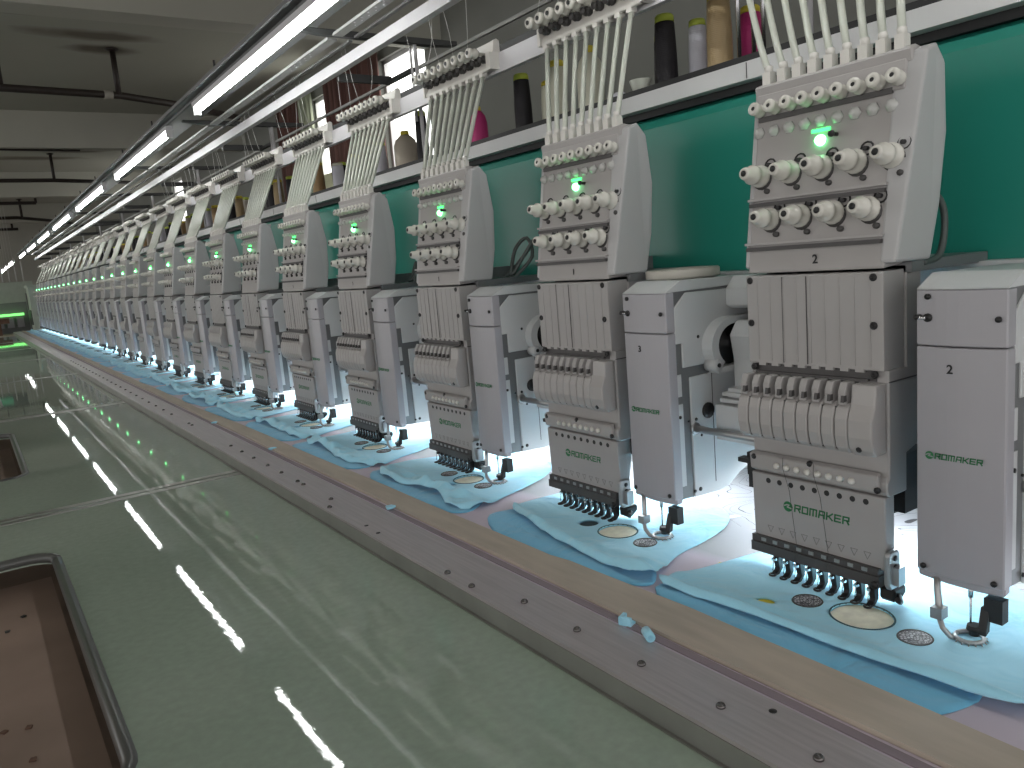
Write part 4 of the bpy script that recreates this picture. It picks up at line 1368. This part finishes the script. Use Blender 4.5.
SP = [(1.32, 1.26, 'sp_black', .146, .0245, 'lime', 'tube', 'tall black thread spool with lime cap, right of the tubes of the second head'),
      (1.40, 1.345, 'sp_black', .137, .022, 'lime', 'tube', 'black thread spool half hidden behind the tall black one'),
      (1.36, 1.205, 'sp_white', .125, .021, 'lime', 'tube', 'white thread spool between the tall black and the gold spool'),
      (1.32, 1.113, 'sp_gold', .148, .026, 'yellow', 'tube', 'shiny gold thread spool with yellow cap left of the nearest head tubes'),
      (1.40, 1.10, 'sp_pink', .125, .024, 'yellow', 'tube', 'magenta thread spool behind the nearest head tubes'),
      (1.32, 1.79, 'sp_black', .146, .0245, 'lime', 'tube', 'black thread spool standing alone left of the second head tubes'),
      (1.36, 1.72, 'sp_clear', .115, .026, 'yellow', 'tube', 'pale spool left of the second head tubes, beside the lone black one'),
      (1.34, 1.66, 'sp_clear', .150, .024, 'yellow', 'tube', 'pale thread spool seen through the left tubes of the second head'),
      (1.33, 1.52, 'sp_clear', .150, .034, 'yellow', 'cone', 'wide pale thread cone seen through the middle tubes of the second head'),
      (1.33, 2.03, 'sp_pink', .110, .026, 'yellow', 'cone', 'magenta thread cone right of the tubes of the third head'),
      (1.32, 2.36, 'sp_black', .160, .021, 'lime', 'tube', 'black thread spool just left of the tubes of the third head'),
      (1.32, 2.48, 'sp_cream', .118, .042, 'yellow', 'cone', 'wide cream thread cone in front of the bright window'),
      (1.38, 2.56, 'sp_pink', .090, .024, 'yellow', 'tube', 'magenta spool mostly hidden behind the wide cream cone'),
      (1.34, 2.72, 'sp_white', .120, .024, 'lime', 'tube', 'white thread spool left of the wide cream cone'),
      (1.33, 3.10, 'sp_white', .100, .026, None, 'tube', 'bluish white thread spool right of the tubes of the fifth head'),
      (1.38, 3.04, 'sp_clear', .125, .024, 'yellow', 'tube', 'cream spool with yellow cap right of the tubes of the fifth head'),
      (1.33, 3.32, 'sp_tan', .135, .028, 'yellow', 'tube', 'tan thread spool just right behind the tubes of the fifth head'),
      (1.40, 3.22, 'sp_black', .12, .024, 'lime', 'tube', 'black thread spool between the tan one and the bluish white one'),
      (1.33, 3.84, 'sp_gold', .128, .026, 'yellow', 'tube', 'gold brown thread spool between the tubes of the fifth and sixth heads'),
      (1.36, 3.74, 'sp_black', .13, .026, 'lime', 'tube', 'black spool right of the gold brown one by the fifth head'),
      (1.34, 3.96, 'sp_black', .13, .026, 'lime', 'tube', 'black spool left of the gold brown one by the sixth head')]
for s in SP:
    make_spool(s[0], s[1], *s[2:7], label=s[7])
cols = ['sp_black', 'sp_white', 'sp_black', 'sp_gold', 'sp_cream', 'sp_black', 'sp_tan']
cname = {'sp_black': 'black', 'sp_white': 'white', 'sp_gold': 'gold', 'sp_cream': 'cream', 'sp_tan': 'tan'}
rn = random.Random(5)
protos = {c: make_spool(1.37, 4.3, c, .14, .026, 'yellow' if c in ('sp_gold', 'sp_tan') else 'lime', 'tube', '') for c in dict.fromkeys(cols)}
for c in protos: index_children(protos[c])
used = set(); ci = 0
for gap in range(7, 25):
    ya = Y2 + P_ * (gap - 1)
    for j in range(3 if gap < 15 else 2):
        c = cols[ci % len(cols)]; ci += 1
        y = ya + .26 + (j - 1) * .085 + rn.uniform(-.01, .01); x = 1.33 + (.06 if j == 1 else 0)
        if c in used: s = dup(protos[c], (x, y, SZ))
        else: s = protos[c]; s.location = (x, y, SZ); used.add(c)
        pos = ['nearer', 'middle', 'farther'][j]
        s['label'] = '%s thread spool on the shelf between the %s and %s heads, the %s one there' % (cname[c], ORD[gap], ORD[gap + 1], pos)
# a clear cup on the shelf and a pale ball
b = MB((0, 0, 0)); b.lathe((0, 0, 0), (0, 0, 1), [(0, .012), (.002, .013), (.030, .023), (.032, .023), (.032, .021), (.004, .011), (.004, 0)], 24)
o = b.build('clear_cup', M['tube'], loc=(1.235, 1.255, SZ)); tag(o, 'small clear plastic cup left of the tall black spool', 'cup')
b = MB(); b.lathe((0, 0, 0), (0, 0, 1), [(0, .012), (.008, .018), (.016, .018), (.022, .010), (.023, 0)], 14)
o = b.build('thread_bobbin', M['sp_white'], loc=(1.24, 1.325, SZ)); tag(o, 'small white bobbin on the shelf beside the clear cup', 'bobbin')
# clear rods standing on the shelf near the gold spool
for i, (x, y) in enumerate(((1.27, 1.025), (1.30, 1.015), (1.33, 1.015))):
    b = MB(); b.cyl((0, 0, 0), (0, 0, .31), .004, n=10); o = b.build('shelf_rod', M['steel'], loc=(x, y, SZ))
    tag(o, 'thin bright rod rising from the shelf beside the gold spool, %s of three' % ['first', 'middle', 'last'][i], 'rod', 'rods beside the gold spool')

# ------------------------------------------------------------------ room
def struct(mb, name, m, parent=None, loc=None):
    o = mb.build(name, M[m], parent, loc=loc)
    if parent is None: o['kind'] = 'structure'
    return o


YF = 30.0
b = MB(); b.box((-9, -5, -1.45), (4.2, YF, -1.35)); struct(b, 'floor', 'floor')
b = MB(); b.box((-9, -5, 2.5), (4.2, YF, 2.6)); struct(b, 'ceiling', 'ceiling')
for i, y in enumerate((0.6, 6.75, 12.9, 19.0, 25.2)):
    b = MB(); b.prism([(y - .16, 2.5), (y - .13, 2.02), (y + .13, 2.02), (y + .16, 2.5)], -9, 4.05, 'x'); struct(b, 'trim_%d' % (i + 1), 'beam')
b = MB(); b.box((-9, YF, -1.35), (4.2, YF + .1, 2.5)); struct(b, 'wall_far', 'beam')
# right wall with window openings
b = MB()
wins = [(6.95, 7.95), (8.75, 9.95), (17.2, 18.2)]
z0w, z1w = .45, 2.17
yp = -5
for (a, c) in wins:
    b.box((4.0, yp, -1.35), (4.15, a, 2.5)); b.box((4.0, a, -1.35), (4.15, c, z0w)); b.box((4.0, a, z1w), (4.15, c, 2.5)); yp = c
b.box((4.0, yp, -1.35), (4.15, YF, 2.5))
struct(b, 'wall_right', 'wall')
for i, (a, c) in enumerate(wins):
    t = empty('window_%d' % (i + 1), (4.08, a, z0w)); t['kind'] = 'structure'
    o_ = (4.08, a, z0w)
    b = MB(o_); b.box((4.10, a, z0w), (4.11, c, z1w)); b.build('pane', M['window'], t)
    b = MB(o_)
    for (p, q) in (((4.05, a, z0w), (4.10, a + .04, z1w)), ((4.05, c - .04, z0w), (4.10, c, z1w)), ((4.05, a, z0w), (4.10, c, z0w + .04)), ((4.05, a, z1w - .04), (4.10, c, z1w))): b.box(p, q, .003)
    b.build('frame', M['beam_white'], t)


def curtain(y0, y1, z0, z1, m, lab):
    bm = bmesh.new(); n_ = 60; rows = []
    for i in range(n_ + 1):
        y = y0 + (y1 - y0) * i / n_
        x = 3.9 + .03 * math.sin(i * .9) + .015 * math.sin(i * .37 + 1)
        rows.append((bm.verts.new((x, y, z0)), bm.verts.new((x - .01, y, (z0 + z1) / 2)), bm.verts.new((x, y, z1))))
    for A, B in zip(rows, rows[1:]):
        bm.faces.new((A[0], B[0], B[1], A[1])); bm.faces.new((A[1], B[1], B[2], A[2]))
    ret = bmesh.ops.extrude_face_region(bm, geom=bm.faces[:])
    for v in [g for g in ret['geom'] if isinstance(g, bmesh.types.BMVert)]: v.co.x -= .006
    bmesh.ops.recalc_face_normals(bm, faces=bm.faces[:])
    mb = MB(); mb.bm.free(); mb.bm = bm
    o = mb.build('curtain', M[m], smooth=True); tag(o, lab, 'curtain', 'window curtains')


curtain(7.80, 9.18, .3, 2.25, 'curtain', 'dusty brown red curtain left of the brightest window')
curtain(9.75, 10.05, .3, 2.25, 'curtain_sheer', 'narrow pale green curtain at the left side of the second window')
curtain(10.05, 10.9, .3, 2.25, 'curtain', 'dusty brown red curtain left of the narrow pale green one')
b = MB((3.96, 9.0, .5)); b.box((3.95, 8.75, .45), (3.965, 9.85, 1.22), .002); 
for q in range(1, 9): b.box((3.945, 8.75, .45 + q * .085), (3.951, 9.85, .457 + q * .085))
o = b.build('window_blind', M['blind'], loc=(3.96, 9.0, .5)); tag(o, 'cream slatted blind covering the lower part of the second window', 'blind')
# pipes
pz = 2.03


PL = [([(-2.5, 9.2), (.65, 9.3), (1.69, 9.42), (2.41, 9.8), (3.2, 10.4)], [(1.68, 9.4), (.62, 9.3)], .038, 'nearest to the camera'),
      ([(-2.5, 12.75), (1.69, 12.95)], [(1.69, 12.95)], .034, 'second from the camera'),
      ([(-2.5, 16.2), (1.66, 16.4), (3.0, 16.9)], [(1.66, 16.4)], .034, 'third from the camera'),
      ([(-2.5, 19.8), (1.62, 20.2)], [(1.62, 20.2)], .036, 'fourth from the camera'),
      ([(-2.5, 23.5), (1.43, 23.7), (2.32, 25.0), (2.94, 26.3)], [(1.55, 23.8)], .04, 'fifth from the camera'),
      ([(-2.5, 27.1), (1.64, 27.5)], [(1.5, 27.5)], .04, 'farthest from the camera')]
for pts, drops, r_, w_ in PL:
    t = empty('ceiling_pipe', (pts[0][0], pts[0][1], pz)); o_ = (pts[0][0], pts[0][1], pz)
    b = MB(o_); b.path([(x, y, pz) for x, y in pts], r_, 12); b.build('pipe_run', M['pipe'], t)
    for (dx, dy) in drops:
        b = MB(o_); b.cyl((dx, dy, pz), (dx, dy, 2.5), r_ * .75, n=10); b.lathe((dx, dy, 2.49), (0, 0, -1), [(0, r_ * 1.7), (.01, r_ * 1.7), (.02, r_)], 12); b.build('drop_pipe', M['pipe'], t)
    tag(t, 'dark pipe under the ceiling with a drop pipe, ' + w_, 'pipe', 'dark pipes under the ceiling')
    if r_ == .038:
        b = MB(o_); b.cyl((1.535, 9.402, pz), (1.62, 9.412, pz), .046, n=12); b.build('coupling', M['coupling'], t)['label'] = 'pale grey coupling'

# ------------------------------------------------------------------ far end: another machine, cartons, exit sign
t = empty('distant_machine', (.2, 17.2, -.5)); o_ = (.2, 17.2, -.5)
b = MB(o_); b.box((-3.0, 17.2, -.05), (1.10, 17.6, .32), .02); b.build('machine_arm', M['far_body'], t)
b = MB(o_); b.box((-3.0, 17.15, -.292), (.88, 17.2, -.250), .01); b.build('light_bar', M['far_light'], t)['label'] = 'glowing green light bar'
b = MB(o_); b.box((-3.0, 17.25, -.62), (1.10, 17.6, -.05), .01); b.box((.95, 17.0, -1.35), (1.2, 17.6, .1), .01); b.build('machine_body', M['duct'], t)
for i in range(8):
    x = .80 - i * .16
    b = MB(o_); b.box((x - .055, 17.02, -.50), (x + .055, 17.26, -.33), .008); b.build('stitch_head', M['arm'], t)
b = MB(o_); b.box((-3.0, 16.95, -.66), (1.10, 17.3, -.62), .005); b.build('machine_bed', M['arm_light'], t)
b = MB(o_)
for i in range(14):
    x = .98 - i * .11
    b.cyl((x, 17.4, .32), (x, 17.4, .70 + .08 * math.sin(i * 2.1)), .012, n=6)
b.build('thread_pegs', M['thread'], t)
tag(t, 'distant grey green machine with a glowing green light bar across the aisle end', 'machine')
t = empty('end_cabinet', (.95, 15.9, -.6)); o_ = (.95, 15.9, -.6)
b = MB(o_); b.box((.92, 15.6, -1.3), (1.5, 16.2, .18), .01); b.box((.90, 15.55, .18), (1.5, 16.2, .22), .01); b.build('body', M['far_body'], t)
b = MB(o_)
for i in range(3): b.box((.905, 15.7 + i * .15, -.45), (.92, 15.8 + i * .15, -.20), .003)
b.build('control_panel', M['frame_dark'], t)
tag(t, 'grey green end cabinet closing the far end of the long machine', 'cabinet')
for i, (x, w, z, h) in enumerate(((.02, .24, -.60, .24), (.34, .26, -.60, .20), (.50, .20, -.40, .09))):
    b = MB((x, 16.4, z)); b.box((x - w / 2, 16.35, z), (x + w / 2, 16.62, z + h), .01); b.box((x - w / 2 - .003, 16.347, z + h * .8), (x + w / 2 + .003, 16.62, z + h * .84))
    b.box((x - .02, 16.346, z), (x + .02, 16.349, z + h))
    o = b.build('carton', M['brown'], loc=(x, 16.4, z)); tag(o, ['brown carton at the far aisle end, leftmost', 'brown carton at the far aisle end, lower one by the end cabinet', 'brown carton at the far aisle end, stacked on another'][i], 'carton', 'cartons at the aisle end')
b = MB((0, 0, 0)); b.box((-.6, 16.3, -.64), (.75, 16.9, -.60), .005)
for lx in (-.5, .68):
    b.box((lx - .02, 16.4, -1.35), (lx + .02, 16.44, -.64))
    b.box((lx - .02, 16.8, -1.35), (lx + .02, 16.84, -.64))
o = b.build('side_table', M['wood']); tag(o, 'wooden side table carrying the brown cartons at the aisle end', 'table')
t = empty('exit_sign', (.6, 24, 1.4)); b = MB((.6, 24, 1.4)); b.box((.35, 24.0, 1.30), (.98, 24.06, 1.62), .01); b.build('sign_box', M['frame_dark'], t)
b = MB((.6, 24, 1.4)); b.box((.37, 23.985, 1.38), (.66, 24.0, 1.56), .003); b.build('sign_face', mat('dim_green_sign', (.05, .35, .2), .4, emit=(.1, .6, .3), estr=.12), t)
b = MB((.6, 24, 1.4)); b.cyl((.5, 24.03, 1.62), (.5, 24.03, 2.5), .01, n=6); b.cyl((.85, 24.03, 1.62), (.85, 24.03, 2.5), .01, n=6); b.build('hanger', M['dark'], t)
tag(t, 'dark hanging sign box with a dim green face in the far distance', 'sign')
# distant tube lights over the next machine
for i in range(3):
    y0 = 20.0 + i * 2.4; t = empty('aisle_light', (.4, y0, .9))
    x = 1.0
    o_ = (x, y0, .75); t.location = o_
    b = MB(o_); b.cyl((x, y0, .78), (x, y0 + 1.6, .78), .016, n=10); b.build('diffuser', M['diffuser'], t)
    b = MB(o_); b.box((x - .03, y0 - .02, .81), (x + .03, y0 + 1.62, .84), .003); b.build('housing', M['rail_white'], t)
    b = MB(o_); b.cyl((x, y0 + .2, .84), (x, y0 + .2, 2.5), .003, n=6); b.cyl((x, y0 + 1.4, .84), (x, y0 + 1.4, 2.5), .003, n=6); b.build('hanger', M['thread'], t)
    tag(t, 'distant hanging tube light beyond the long machine, %s of three' % ['nearest', 'middle', 'farthest'][i], 'tube light', 'distant hanging tube lights')
